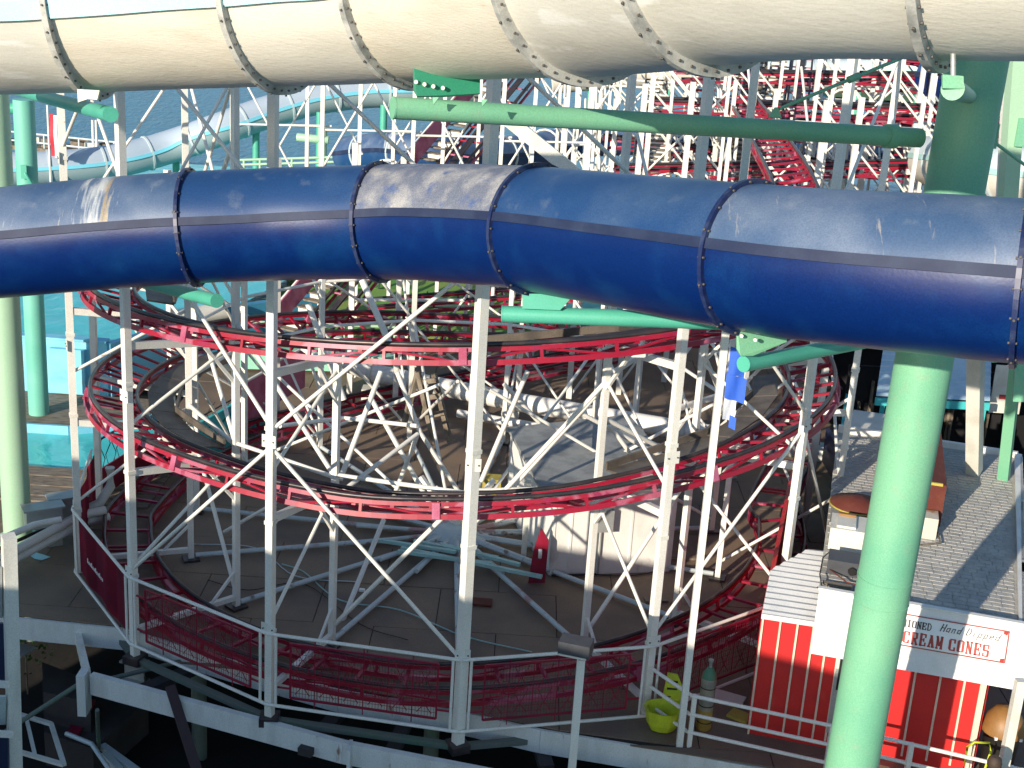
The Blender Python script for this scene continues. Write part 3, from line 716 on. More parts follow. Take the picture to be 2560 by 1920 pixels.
def bracket(parent, pts_px, d, m, thick=.05):     # flat plate given by its corner pixels at depth d
    A = [atd(x, y, dd) for (x, y), dd in zip(pts_px, d if isinstance(d, (list, tuple)) else [d] * len(pts_px))]
    nrm = (A[1] - A[0]).cross(A[2] - A[0]).normalized() * thick
    n = len(A); q = MB(); q.add(A + [p + nrm for p in A], [tuple(range(n)), tuple(range(2 * n - 1, n - 1, -1))] + [(i, i + n, (i + 1) % n + n, (i + 1) % n) for i in range(n)])
    return q.build('bracket_plate', m, parent)
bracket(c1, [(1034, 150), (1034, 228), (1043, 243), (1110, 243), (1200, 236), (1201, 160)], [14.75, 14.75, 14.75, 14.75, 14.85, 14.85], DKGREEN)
for x, y in ((1041, 204), (1062, 210), (1084, 215), (1108, 219)):
    q = atd(x, y, 14.7); rod('bolt', q, q + V((0, -.05, 0)), .022, WHITE, c1)
for i in (0, 1): bracket(c1, [(1081 + i * 122, 243 + i * 6), (1097 + i * 122, 243 + i * 6), (1084 + i * 122, 262 + i * 4)], 14.42, GREEN, .03)
bracket(c1, [(1840, 810), (1840, 872), (1850, 890), (1880, 890), (1965, 855), (1965, 838)], [14.75, 14.75, 14.75, 14.75, 15.0, 15.0], GREEN)
for x, y in ((1853, 838), (1887, 848)):
    q = atd(x, y, 14.68); rod('bolt', q, q + V((0, -.04, 0)), .02, WHITE, c1)
bracket(c1, [(1306, 735), (1306, 772), (1400, 776), (1425, 748), (1400, 735)], 17.45, AQUA)
# thin bracket and turnbuckle rod of the long arm, and the cap bracket under the cream slide
bracket(c1, [(1920, 292), (1937, 268), (1945, 268), (1955, 295)], 15.6, GREEN, .04)
bracket(c1, [(2357, 186), (2409, 190), (2410, 222), (2357, 220)], 10.15, GREEN, .03)
TB0, TB1 = atd(1948, 272, 15.6), atd(2290, 130, 15.9)
rod('tie_rod', TB0, TB1, .022, GREEN, c1); mid = TB0.lerp(TB1, .55); rod('turnbuckle', TB0.lerp(TB1, .5), TB0.lerp(TB1, .58), .045, GREEN, c1)
q0, q1 = atd(2430, 442, 16.5), atd(2470, 506, 16.8)
rod('tie_rod', q0, q1, .03, GREEN, c1); box('lug', q0, (.16, .04, .24), GREEN, c1)
box('lug', atd(2478, 340, 16.6), (.16, .04, .3), GREEN, c1); rod('tie_rod', atd(2478, 350, 16.6), atd(2640, 470, 17.5), .022, GREEN, c1)
bar('ladder_rung', atd(2145, 1862, 19.0), atd(2202, 1860, 19.0), .05, .05, AQUA, c1)
# slide hanger of the cream slide beside the cap
rod('hanger_rod', atd(2383, 128, 10.2), atd(2383, 205, 10.2), .022, GALV, c1)

c2 = thing('pale_green_column', 'pale green steel column at the left edge standing on the pier deck', 'support column', (-10.61, 27.03, 0))
seg_lathe('shaft', (-10.61, 27.03, 0), (-10.61, 27.03, 10.2), .30, GREENL, c2)
m = MB(); m.lathe((-10.61, 27.03, 0), [(.5, 0), (.5, .05)], 20); m.build('base_plate', GREENL, c2)
e = atd(276, 286, 16.6); arm(c2, e, V((-10.61, 27.03, 9.85)), .094, AQUA)
bracket(c2, [(196, 225), (198, 258), (222, 250), (246, 252), (252, 228)], 16.5, OFFW, .05)
e = atd(541, 752, 19.6); arm(c2, e, V((-10.61, 27.03, 6.6)), .10, AQUA)
zc = aty(76, 250, 35.05).z
c3 = thing('mint_green_column', 'second green steel column from the left standing on the pool surround', 'support column', (-12.98, 35.05, 0))
seg_lathe('shaft', (-12.98, 35.05, 0), (-12.98, 35.05, zc), .27, mat('pale_aqua_paint', (0.19, 0.54, 0.42), 0.5, (0.12, 0.44, 0.34), .8, .6, fine=.08), c3)
arm(c3, aty(-60, 262, 35.0), V((-12.98, 35.05, zc - .25)), .14, AQUA)
box('lug', aty(60, 430, 34.7), (.15, .05, .35), AQUA, c3); rod('tie_rod', aty(62, 432, 34.7), aty(80, 462, 34.7), .05, AQUA, c3)

# flat-sided green tower frame at the right edge
c4 = thing('green_steel_tower', 'green steel frame tower with white edge post at the right edge behind the big column', 'steel tower', (10.3, 25.5, 0))
for (px, py, d, qx, qy, r, mm) in ((2545, 130, 24, 2490, 900, .14, GREENL), (2520, 130, 24.2, 2478, 900, .06, WHITE), (2600, 130, 24, 2548, 1000, .12, GREEN)):
    bar('leg', atd(px, py, d), atd(qx, qy, d + 1.8), 2 * r, 2 * r, mm, c4)
bar('cross_rail', atd(2540, 330, 24.3), atd(2600, 334, 24.3), .12, .5, GREEN, c4)
bar('leg', atd(2440, 880, 27), atd(2435, 1180, 29), .28, .28, OFFW, c4)
bar('leg', atd(2545, 870, 27), atd(2480, 1450, 30.5), .22, .22, GREEN, c4)

# ================================================================== DISTANT SLIDES
def far_slide(t, rows, R, mu, ml, mlip, seam=8, rings=5):
    pts = [tuple(atd(x, y, d)) for x, y, d in rows]; n = (len(pts) - 1) * 10
    slide(t, pts, R, seam, list(range(rings, n, 10)), mu, ml, mlip, CREAMT, .10 * R / .8 * 1.6, .05, ringR=.05, ringW=.10, nr=24, bolts=False)
GREYT = mat('slide_grey_top', (0.42, 0.50, 0.58), 0.3, (0.34, 0.44, 0.54), 0.5, .6); GREYB = mat('slide_grey_bottom', (0.30, 0.40, 0.42), 0.4)
BLIP = mat('slide_blue_lip', (0.20, 0.62, 0.76), 0.4)
p = atd(400, 365, 66)
t = thing('grey_water_slide', 'long pale grey enclosed slide with a blue seam over the water at upper left', 'water slide', (p.x, p.y, p.z))
far_slide(t, [(-160, 432, 62), (40, 424, 63), (195, 415, 64), (311, 398, 65), (428, 366, 66), (545, 325, 66), (661, 283, 67), (778, 250, 68), (900, 232, 69), (1040, 228, 70), (1200, 224, 72)], .80, GREYT, GREYB, BLIP)
for x, y in ((200, 440), (440, 400), (640, 330), (800, 280), (960, 262)):
    q = atd(x, y, 67); rod('stilt', q, (q.x, q.y, -3.6), .18, AQUA, t)
p = atd(1900, 180, 76)
t = thing('far_cream_slide', 'distant cream enclosed slide behind the coaster lift at upper right', 'water slide', (p.x, p.y, p.z))
far_slide(t, [(1380, 196, 76), (1500, 186, 76), (1650, 178, 76), (1800, 178, 76), (1950, 182, 76), (2100, 186, 76), (2260, 182, 75), (2400, 190, 74), (2700, 200, 73)], .85, CREAMT, CREAM, TEALB)
for x in (1480, 1680, 2150, 2300):
    q = atd(x, 200, 76); rod('stilt', q, (q.x, q.y, -3.6), .2, AQUA, t)
p = atd(1000, 380, 60)
t = thing('far_blue_slide', 'distant dark blue slide tube winding through the coaster supports', 'water slide', (p.x, p.y, p.z))
far_slide(t, [(868, 388, 62), (960, 380, 60), (1060, 386, 58), (1180, 392, 60), (1330, 380, 64), (1480, 350, 67), (1620, 345, 68), (1780, 352, 69), (1900, 372, 70), (2100, 392, 70), (2300, 380, 69)], .85, BLUEU, BLUED, LIPB)
for x in (960, 1330, 1620, 2100):
    q = atd(x, 400, 64); rod('stilt', q, (q.x, q.y, -.0), .2, AQUA, t)
p = atd(2470, 470, 40)
t = thing('coiled_cream_slide', 'cream slide bend with teal seam seen between the big column and right edge', 'water slide', (p.x, p.y, p.z))
far_slide(t, [(2330, 400, 44), (2410, 412, 41), (2480, 430, 39), (2560, 438, 38), (2680, 430, 38)], .80, CREAMT, CREAM, TEALB)
p = atd(2480, 215, 48)
t = thing('dark_blue_slide_end', 'short run of dark blue slide at the upper right corner', 'water slide', (p.x, p.y, p.z))
far_slide(t, [(2340, 196, 50), (2430, 205, 48), (2520, 212, 47), (2650, 215, 47)], .9, BLUED, BLUEL, LIPB)

# ================================================================== REAR COASTER (zigzag tracks)
rc = thing('roller_coaster_zigzag', 'dense red and white coaster track levels and supports rising behind the helix', 'roller coaster', (9, 54, 0))
rnd = random.Random(3)
rows = [43.5, 46.5, 49.5, 52.5, 55.5, 58.5, 61.5]
xsr = [x for x in [1.2 + 2.55 * i for i in range(9)]]
for j, y in enumerate(rows):
    for i, x in enumerate(xsr):
      for rep in range(3):
       if rep and rnd.random() < .40: continue
       xx = x + (j % 2) * .9 + rnd.uniform(-.15, .15) + rep * .85
       if (i + j) % 3 == 0 and j > 1: continue
       zt = 11.4 + rnd.uniform(-.6, .6) if j > 1 or i > 2 else 8 + rnd.uniform(-1, 2)
       s_ = .15 if rnd.random() < .35 else .10
       bar('post', (xx, y + rep * .8, 0), (xx, y + rep * .8, zt), s_, s_, WHITE, rc)
       if rnd.random() < .8:
           z0 = rnd.choice([0.3, 2.2, 4.4, 6.4]); sg = rnd.choice([-1, 1])
           rod('brace', (xx, y, z0), (xx + sg * 2.55, y, z0 + 2.9), .036, WHITE, rc)
       if rnd.random() < .7:
           z0 = rnd.choice([5.0, 6.6, 7.8]); rod('brace', (xx, y, z0), (xx - 2.55, y, z0 + 2.6), .038, WHITE, rc)
       if rnd.random() < .6:
           z0 = rnd.choice([2.3, 4.3, 6.3, 8.0]); rod('brace', (xx, y, z0), (xx + 2.55, y, z0), .05, WHITE, rc)
       if rnd.random() < .35 and j + 1 < len(rows):
           z0 = rnd.choice([3.2, 5.8, 7.6]); rod('brace', (xx, y, z0), (xx, rows[j + 1], z0 + 2.2), .045, WHITE, rc)
ZG = [(43.2, 5.2, 6.6), (47.0, 8.4, 8.9), (52.4, 9.0, 9.6), (54.8, 2.0, 3.4), (58.2, 5.0, 5.2), (44.2, 3.1, 4.6), (45.8, 6.2, 7.4), (48.6, 5.0, 4.0), (51.0, 7.4, 8.2), (53.8, 6.2, 5.4), (56.8, 8.3, 9.0), (59.8, 7.2, 6.6), (50.0, 2.4, 3.0), (56.0, 3.4, 2.6), (60.5, 9.6, 9.9)]
for i, (y, z0, z1) in enumerate(ZG):
    x0 = 3.0 + (i % 3) * 1.2 + (2 if y > 55 else 0); x1 = 18.5
    T = [(x0, y, z0, 0), ((x0 + x1) / 2, y, (z0 + z1) / 2, 0), (x1, y, z1, 8)]
    for k in range(1, 7):
        a = -PI / 2 + k * PI / 6; T.append((x1 + 1.5 * math.cos(a), y + 1.5 + 1.5 * math.sin(a), z1 + .05 * k, 18))
    T.append((x1 - 3.5, y + 3.0, z1 + .5, 4))
    build_track(T, rc, step=1.9, webstep=1.3, depth=.34, seg=20, rr=.05, web=False, mr=RED, chord_w=.10, n=4)
    for q in range(4):
        xa = x0 + (x1 - x0) * q / 4; za = z0 + (z1 - z0) * q / 4; zb_ = z0 + (z1 - z0) * (q + 1) / 4; xb = x0 + (x1 - x0) * (q + 1) / 4
        bar('side_girder', (xa, y - .5, za - .38), (xb, y - .5, zb_ - .38), .06, .09, RED if q % 2 else REDD, rc)
        if q < 3: bar('girder_diagonal', (xa, y - .5, za - .38), ((xa + xb) / 2, y - .5, (za + zb_) / 2 - .1), .05, .05, RED, rc); bar('girder_diagonal', ((xa + xb) / 2, y - .5, (za + zb_) / 2 - .1), (xb, y - .5, zb_ - .38), .05, .05, RED, rc)
# tan underside beam crossing in front of the lift and loose extra hoops
bar('catwalk_beam', aty(1262, 292, 30), aty(1445, 440, 30), .16, .30, WHITE2, rc)
for k in range(16):
    q = aty(rnd.uniform(1250, 2300), rnd.uniform(160, 470), rnd.uniform(46, 60)); m = MB(); r = .6
    m.tube([(q.x - r, q.y, q.z - 2)] + [(q.x - r * math.cos(a * PI / 8), q.y, q.z - r + r * math.sin(a * PI / 8)) for a in range(9)] + [(q.x + r, q.y, q.z - 2)], .05, 6); m.build('hoop', WHITE, rc)
for i in range(12):
    x = -9.2 + i * .95 + rnd.uniform(-.2, .2); y = 41.5 + (i % 3) * 2.4; zt = rnd.uniform(10, 11.5)
    bar('post', (x, y, 0), (x, y, zt), .12, .12, WHITE, rc)
    if i % 2: rod('brace', (x, y, 6.2), (x + 1.9, y, 9.6), .035, WHITE, rc)
    else: rod('brace', (x, y, 9.4), (x + 1.9, y, 6.0), .035, WHITE, rc)
    if i % 3 == 0: rod('brace', (x, y, 7.4), (x + 3.0, y + .2, 7.5), .035, WHITE, rc)
# hoops over the brake walkways
for (px, py, Y) in ((1395, 420, 48), (1460, 360, 50), (1545, 200, 51), (1640, 250, 50), (1700, 370, 50), (1760, 190, 52), (1930, 245, 52), (1680, 430, 47), (1100, 430, 47), (970, 400, 47), (1850, 430, 47), (1980, 470, 47)):
    q = aty(px, py, Y); m = MB(); hgt = 2.4; r = .62
    m.tube([(q.x - r, q.y, q.z - hgt)] + [(q.x - r * math.cos(a * PI / 8), q.y, q.z - r + r * math.sin(a * PI / 8)) for a in range(9)] + [(q.x + r, q.y, q.z - hgt)], .055, 6); m.build('hoop', WHITE, rc)
# two lift hills and the stairs that climb beside them
def lift(a, b_, wdt, nstep, side=True, stairs=True, panel=PINK, hg=.5):
    a = V(a); b_ = V(b_); d = (b_ - a).normalized(); s_ = V((d.y, -d.x, 0)).normalized()
    for sg in (-1, 1):
        bar('lift_rail', a + s_ * sg * hg, b_ + s_ * sg * hg, .08, .08, RAIL, rc)
        bar('lift_chord', a + s_ * sg * hg - V((0, 0, .28)), b_ + s_ * sg * hg - V((0, 0, .28)), .06, .08, RED, rc)
    n = int((b_ - a).length / .8)
    for i in range(n): q = a.lerp(b_, i / n); bar('lift_tie', q - s_ * hg - V((0, 0, .12)), q + s_ * hg - V((0, 0, .12)), .06, .05, RED if i % 3 else PINK, rc)
    bar('chain_trough', a + V((0, 0, -.02)), b_ + V((0, 0, -.02)), .22, .06, RAIL, rc)
    if side:
        q0, q1 = a - s_ * 1.25, b_ - s_ * 1.25; m = MB(); m.box(q0 + V((0, 0, .38)), q1 + V((0, 0, .38)), .04, .62); m.build('side_panel', panel, rc)
        for hz in (0.02, .73): bar('panel_rail', q0 + V((0, 0, hz)) - s_ * .04, q1 + V((0, 0, hz)) - s_ * .04, .06, .06, WHITE, rc)
    if stairs:
        for i in range(nstep):
            q = a.lerp(b_, (i + .5) / nstep) - s_ * .9 + V((0, 0, -.05)); box('tread', q, (.62, .30, .05), WOOD, rc, rz=math.atan2(s_.y, s_.x)); 
            if i % 2 == 0: box('riser', q + V((0, -.16, -.08)), (.62, .03, .12), WHITE, rc, rz=math.atan2(s_.y, s_.x))
lift(aty(760, 860, 38.5), aty(1340, 150, 50), 1, 46)
lift(aty(1950, 640, 41), aty(2010, 120, 56), 1, 40, side=False, hg=.38)
lift(aty(1880, 560, 44), aty(1960, 120, 58), 1, 40, side=True, panel=WOOD, hg=.38)
# straight ladders of steps
for (px, py, Y, qx, qy, Y2, wd) in ((1650, 480, 48, 1640, 190, 54, .8), (1860, 500, 47, 1885, 130, 57, 1.1)):
    a, c_ = aty(px, py, Y), aty(qx, qy, Y2)
    for sg in (-1, 1): bar('stringer', a + V((sg * wd / 2, 0, 0)), c_ + V((sg * wd / 2, 0, 0)), .06, .2, WOOD, rc)
    n = 26
    for i in range(n):
        q = a.lerp(c_, i / n); box('tread', q, (wd, .3, .05), WOOD, rc); box('riser', q + V((0, -.16, -.1)), (wd, .03, .1), WHITE, rc)
# horizontal sleeper run behind the helix and its dark catwalk
build_track([(-4.6, 40.6, 2.3, 0), (2.5, 41.4, 3.1, 0), (9, 42.0, 3.7, 0), (17, 42.5, 4.2, 0)], rc, step=1.0, webstep=1.4, n=4)
m = MB(); m.box((-4, 40.0, 1.85), (10, 41.0, 3.1), .7, .05); m.build('catwalk', PLATE, rc)
# low supports standing on the rear deck in front of the zigzag
for i in range(15):
    x = -4.5 + i * 1.6 + rnd.uniform(-.4, .4); y = 38.5 + (i % 4) * 1.6
    s_ = rnd.choice([.12, .16]); zt = rnd.choice([3.4, 5.2, 7.5]) if x < 1 else 9.5
    bar('post', (x, y, 0), (x, y, zt), s_, s_, WHITE, rc)
    rod('brace', (x, y, .3), (x + 1.6, y + .3, 2.8), .04, WHITE, rc)
    if i % 2: rod('brace', (x, y, 3.0), (x - 1.7, y, 4.8), .04, WHITE, rc)
    if i % 3 == 0: rod('brace', (x, y, 2.9), (x + 3.3, y + .4, 3.0), .05, WHITE, rc)

# ================================================================== WHITE HUT INSIDE THE HELIX
R4 = [atz(1270, 1068, 2.1), atz(1572, 1036, 2.1), atz(1720, 1205, 2.1), atz(1362, 1240, 2.1)]
hut = thing('operator_hut', 'small white flat roofed hut on the deck inside the coaster helix', 'hut', (2.0, 27.3, 0))
m = MB(); dn = V((0, 0, -.09)); m.add(R4 + [p + dn for p in R4], [(0, 1, 2, 3)[::-1], (4, 5, 6, 7), (0, 4, 5, 1), (1, 5, 6, 2), (2, 6, 7, 3), (3, 7, 4, 0)]); m.build('roof', FELT, hut)
cen = sum(R4, V()) / 4
W4 = [p + (cen - p) * .055 for p in R4]; W4 = [V((p.x, p.y, 0)) for p in W4]
W4[3] = V((1.10, 26.95, 0)); W4[2] = V((3.75, 27.55, 0))
for i in range(4):
    a, c_ = W4[i], W4[(i + 1) % 4]
    bar('wall', a + V((0, 0, 1.0)), c_ + V((0, 0, 1.0)), .08, 2.0, SHEDW, hut)
fa, fb = W4[3], W4[2]; fd = (fb - fa).normalized(); fn = V((fd.y, -fd.x, 0))
for s_ in (.0, .38, 1.05, 1.75, 2.55): bar('cover_strip', fa + fd * s_ + fn * .05 + V((0, 0, .02)), fa + fd * s_ + fn * .05 + V((0, 0, 1.98)), .05, .02, SHEDW, hut, up=fn)
box('meter_box', fa + fd * 1.05 + fn * .16 + V((0, 0, 1.35)), (.42, .2, .5), GALV, hut, rz=math.atan2(fd.y, fd.x))
for s_ in (.95, 1.05): rod('conduit', fa + fd * s_ + fn * .1 + V((0, 0, 0.03)), fa + fd * s_ + fn * .1 + V((0, 0, 1.2)), .018, GALV, hut)
rod('conduit', fa + fn * .12 + V((0, 0, .05)), fa + fd * 1.0 + fn * .14 + V((0, 0, .05)), .025, BLACKP, hut)
bar('door_frame', fa + V((-.6, .7, 0)), fa + V((-.6, .7, 1.9)), .08, .12, OFFW, hut)
t = thing('red_coaster_wedge', 'dark red steel wedge leaning on the corner of the white hut', 'steel plate', (.75, 26.6, 0))
m = MB(); m.add([(.62, 26.5, 0), (.98, 26.55, 0), (1.0, 26.62, .95), (.82, 26.6, 1.25), (.68, 26.55, .7), (.62, 26.58, 0), (.98, 26.63, 0), (1.0, 26.70, .95), (.82, 26.68, 1.25), (.68, 26.63, .7)], [(0, 1, 2, 3, 4), (9, 8, 7, 6, 5), (0, 5, 6, 1), (1, 6, 7, 2), (2, 7, 8, 3), (3, 8, 9, 4), (4, 9, 5, 0)]); m.build('plate', REDD, t)
m = MB(); m.lathe((.83, 26.47, .62), [(.001, 0), (.04, .0), (.04, .2), (.001, .2)], 8); m.build('slot_liner', SIGNW, t)

# white duct crossing the deck behind the hut
t = thing('white_duct', 'thick white pipe duct running across the deck behind the hut', 'pipe', (0, 37, .3))
pts = [V((-5.2, 38.3, 1.1)), V((-4.17, 38.05, .85)), V((0, 36.9, .62)), V((4.81, 35.32, .62)), V((9.5, 33.9, .62))]
for i, (a, c_) in enumerate(zip(pts, pts[1:])):
    m = MB(); m.tube([a, c_], .27, 18); m.build('pipe_length', SHEDW, t)
    m = MB(); dd = (c_ - a).normalized(); m.tube([a - dd * .07, a + dd * .07], .31, 18); m.build('pipe_collar', OFFW, t)
    if i: box('pipe_block', (a.x, a.y, .18), (.5, .5, .4), OFFW, t)
t = thing('small_white_pipe', 'thinner white pipe lying in front of the thick white duct', 'pipe', (2, 35, .2))
m = MB(); m.tube([(-1.5, 36.6, .25), (2, 35.5, .25), (6, 34.2, .25)], .12, 12); m.build('pipe_length', SHEDW, t)
for x, y in ((0, 36.1), (3, 35.2), (5, 34.5)): box('pipe_block', (x, y, .08), (.3, .3, .18), OFFW, t)
# wooden A frame trestle by the duct
t = thing('wooden_trestle', 'weathered wooden trestle frame standing on the deck inside the helix', 'trestle', aty(1070, 1130, 33) * 1)
t.location.z = 0
for (px, py, qx, qy, Y) in ((1045, 930, 1085, 1110, 33), (1085, 935, 1125, 1105, 33.2), (1052, 955, 1092, 950, 33.05), (1062, 995, 1104, 988, 33.1), (1072, 1040, 1112, 1030, 33.15), (1045, 930, 1010, 1060, 34), (1085, 935, 1060, 1040, 34)):
    bar('timber', aty(px, py, Y), aty(qx, qy, Y - .2), .12, .12, WOOD, t)
t = thing('yellow_block', 'yellow plastic block with two dark holes beside the white hut', 'block', (atz(1228, 1235, 0)[0], atz(1228, 1235, 0)[1], 0))
q = V(t.location); box('body', q + V((0, 0, .24)), (.46, .4, .44), YEL, t)
for dx in (-.1, .1): box('hole', q + V((dx, -.2, .3)), (.09, .03, .12), DARK, t)

# ================================================================== LOOSE BARS ON DECK
t = thing('teal_bar_stack', 'pile of long teal grey steel bars lying across the helix hub', 'steel bars', (-.6, 27.5, .2))
for (px, py, qx, qy) in ((1003, 1370, 1355, 1442), (1035, 1352, 1245, 1395), (995, 1378, 1230, 1410), (1100, 1360, 1300, 1412), (945, 1350, 1140, 1380)):
    bar('bar', atz(px, py, .25), atz(qx, qy, .25), .09, .07, TEALB, t)

rc2 = random.Random(12)
for lab, P_, rr_, mm in (('thin pale blue cable curving over the deck in front of the helix hub', ((705, 1410), (760, 1430), (850, 1500), (1000, 1525), (1160, 1590), (1330, 1630)), .014, TEALB),
        ('thin grey cable curving across the left half of the helix deck', ((480, 1360), (640, 1370), (740, 1440), (900, 1455)), .012, PIPEG),
        ('black cable looping over the right side of the helix deck', ((1400, 1425), (1560, 1440), (1700, 1420), (1800, 1440)), .014, BLACKP),
        ('dark cord lying between the base spokes at the left', ((520, 1450), (620, 1475), (760, 1460), (900, 1560), (1020, 1600)), .010, BLACKP)):
    m = MB(); m.tube([tuple(p) for p in smooth_path([tuple(atz(x, y, .03)) for x, y in P_], 6)], rr_, 5); tag(m.build('deck_cable', mm), lab, 'cable')
for i, (x, y, wd, dp, mm, lab) in enumerate(((1200, 1505, .5, .3, RUST, 'rust brown stained board offcut in front of the helix hub'), (1640, 1500, .5, .2, WOOD, 'pale wood offcut lying on the sunlit right part of the deck'), (1690, 1395, 1.3, .18, WOOD, 'long timber lying beside the white hut corner'),
        (1820, 1745, .6, .35, OFFW, 'crumpled off white sheet beside the gas cylinder'), (1850, 1790, .4, .3, YEL, 'dull yellow board against the foot of the red hut'), (905, 1475, .12, .08, SIGNW, 'scrap of white paper lying left of the hub spokes'))):
    q = atz(x, y, .03); o = box('offcut', q, (wd, dp, .05), mm, rz=rc2.uniform(-.6, .6)); tag(o, lab, 'scrap')
# ================================================================== ICE CREAM HUT
HA = math.radians(-14); HU = V((math.cos(HA), math.sin(HA), 0)); HN = V((-math.sin(HA), math.cos(HA), 0)); HO = V((4.59, 21.1, 0))
def hp(a, b_, z): return HO + HU * a + HN * b_ + V((0, 0, z))
kiosk = thing('ice_cream_hut', 'red and white ice cream hut with white fascia sign and shingle roof', 'hut', hp(2, 1, 0))
kw = dict(parent=kiosk)
bar('wall', hp(0, 0, 1.2), hp(3.78, 0, 1.2), .08, 2.4, SHEDR, kiosk)
bar('side_wall', hp(0, .04, 1.2), hp(0, 9.6, 1.2), .08, 2.4, SHEDR, kiosk)
bar('side_wall', hp(3.78, .04, 1.2), hp(3.78, 9.6, 1.2), .08, 2.4, SHEDR, kiosk)
for a in (0, .30, .59, .86, 1.10, 1.32, 2.62, 3.03, 3.42):
    bar('batten', hp(a, -.06, .15 if a > .05 else 0), hp(a, -.06, 2.35 if a < .9 else 2.2), .035, .03, BATTEN, kiosk, up=HN)
bar('corner_trim', hp(3.72, -.07, 0), hp(3.72, -.07, 2.2), .1, .04, BATTEN, kiosk, up=HN)
for a in (2.2,): bar('batten', hp(a, -.06, .1), hp(a, -.06, 2.2), .05, .03, BATTEN, kiosk, up=HN)
bar('window_frame', hp(1.62, -.06, 1.12), hp(1.62, -.06, 2.0), .62, .05, OFFW, kiosk, up=HN)
bar('window_pane', hp(1.62, -.09, 1.2), hp(1.62, -.09, 1.92), .5, .02, DARK, kiosk, up=HN)
bar('louvre_panel', hp(1.42, -.07, .35), hp(1.42, -.07, 1.6), .2, .04, GALV, kiosk, up=HN)
# fascia boards, lapped, leaning outward
def fascia(a0, a1, z0, z1, n=4):
    for i in range(n):
        zb = z0 + (z1 - z0) * i / n; zt = z0 + (z1 - z0) * (i + 1) / n
        fb_ = -.42 + .26 * (i / n); ft = -.40 + .26 * ((i + 1) / n)
        m = MB(); A = [hp(a0, fb_ - .02, zb), hp(a1, fb_ - .02, zb), hp(a1, ft, zt), hp(a0, ft, zt)]; B_ = [p + HN * .05 for p in A]
        m.add(A + B_, [(0, 1, 2, 3), (7, 6, 5, 4), (0, 4, 5, 1), (1, 5, 6, 2), (2, 6, 7, 3), (3, 7, 4, 0)]); m.build('fascia_board', SHEDW, kiosk)
fascia(.86, 1.50, 1.98, 3.06, 3); fascia(1.54, 4.30, 1.98, 3.03, 5)
bar('fascia_cap', hp(.84, -.15, 3.07), hp(4.2, -.15, 3.04), .1, .04, SHEDW, kiosk)
# right side fascia
for i in range(4):
    bar('side_fascia', hp(4.30 - .05 * i, -.42 + .06 * i, 2.08 + .25 * i), hp(5.0 - .05 * i, 8.6, 2.08 + .25 * i), .05, .27, SHEDW, kiosk)
# roof slab and shingles
m = MB(); A = [hp(.86, -.12, 2.86), hp(4.15, -.12, 2.86), hp(4.78, 8.8, 2.86), hp(.86, 8.8, 2.86)]
m.add(A + [p - V((0, 0, .1)) for p in A], [(0, 1, 2, 3), (7, 6, 5, 4), (0, 4, 5, 1), (1, 5, 6, 2), (2, 6, 7, 3), (3, 7, 4, 0)]); m.build('roof', SHING, kiosk)
row = 0; y = -.08; cntS = 0; rs = random.Random(5); extra = MB()
while y < 8.6:
    xr = 4.15 + .63 * (y + .12) / 8.9 - .10; x = .9 + (.11 if row % 2 else 0) - rs.uniform(0, .05)
    while x < xr - .1:
        wd = rs.uniform(.17, .29); x2 = min(x + wd, xr); dz = rs.uniform(0, .004)
        A = [hp(x, y, 2.872 + dz), hp(x2 - .016, y, 2.872 + dz), hp(x2 - .016, y + .146, 2.870), hp(x, y + .146, 2.870)]
        B_ = [V((p.x, p.y, 2.862)) for p in A]
        fs = [(0, 1, 2, 3), (0, 4, 5, 1), (1, 5, 6, 2), (3, 7, 4, 0), (2, 6, 7, 3)]
        if cntS < 290 and x > 2.3:
            m = MB(); m.add(A + B_, fs); m.build('shingle', SHING if rs.random() < .6 else SHING2, kiosk); cntS += 1
        else: extra.add(A + B_, fs)
        x = x2
    y += .160; row += 1
extra.build('shingle_field', SHING2, kiosk, 'stuff')
bar('roof_edge', hp(.86, 8.85, 2.95), hp(4.8, 8.85, 2.9), .12, .16, SHEDW, kiosk)
bar('roof_edge', hp(4.17, -.1, 2.93), hp(4.80, 8.8, 2.93), .16, .07, SHEDW, kiosk)
# corrugated lean-to roof at the left
zr = lambda b_: 2.36 + .05 * b_
n = 26; m = MB(); vs = []
for i in range(n + 1):
    b_ = -.14 + 2.9 * i / n; zz_ = 2.40 + .03 * b_ + (.028 if i % 2 else -.0)
    aL = -.03 if b_ < 1.6 else -.03 + .62 * (b_ - 1.6) / 1.16
    vs += [hp(aL, b_, zz_), hp(.92, b_, zz_ + .02)]
m.add(vs, [(2 * i, 2 * i + 1, 2 * i + 3, 2 * i + 2) for i in range(n)]); m.build('corrugated_roof', ROOFC, kiosk)
bar('eave_trim', hp(-.03, -.15, 2.37), hp(.86, -.15, 2.39), .03, .09, SHEDW, kiosk)
# rooftop things
t = thing('roof_vent_fan', 'round dark hooded fan on the ice cream hut roof left of the column', 'roof fan', hp(1.25, 3.6, 2.9))
m = MB(); m.lathe(hp(1.38, 3.7, 2.9), [(.30, 0), (.30, .2), (.52, .24), (.52, .30), (.1, .42)], 22); m.build('hood', RUST, t)
m = MB(); m.tube([hp(1.38, 3.7, 3.16) + V((.53 * math.cos(k * PI / 12), .53 * math.sin(k * PI / 12), 0)) for k in range(24)], .018, 6, closed=True); m.build('hood_rim', YEL, t)
box('plinth', hp(1.45, 3.55, 2.93), (1.1, .9, .06), GALV, t, rz=HA)
t = thing('rooftop_cooler', 'cream metal air cooler box on the hut roof beside the round fan', 'air cooler', hp(1.2, 2.2, 2.9))
box('casing', hp(1.5, 2.35, 3.1), (1.15, .75, .42), OFFW, t, rz=HA); box('lid', hp(1.2, 2.3, 3.33), (.34, .5, .04), OFFW, t, rz=HA); box('handle', hp(1.2, 2.55, 3.37), (.32, .06, .05), TANB, t, rz=HA)
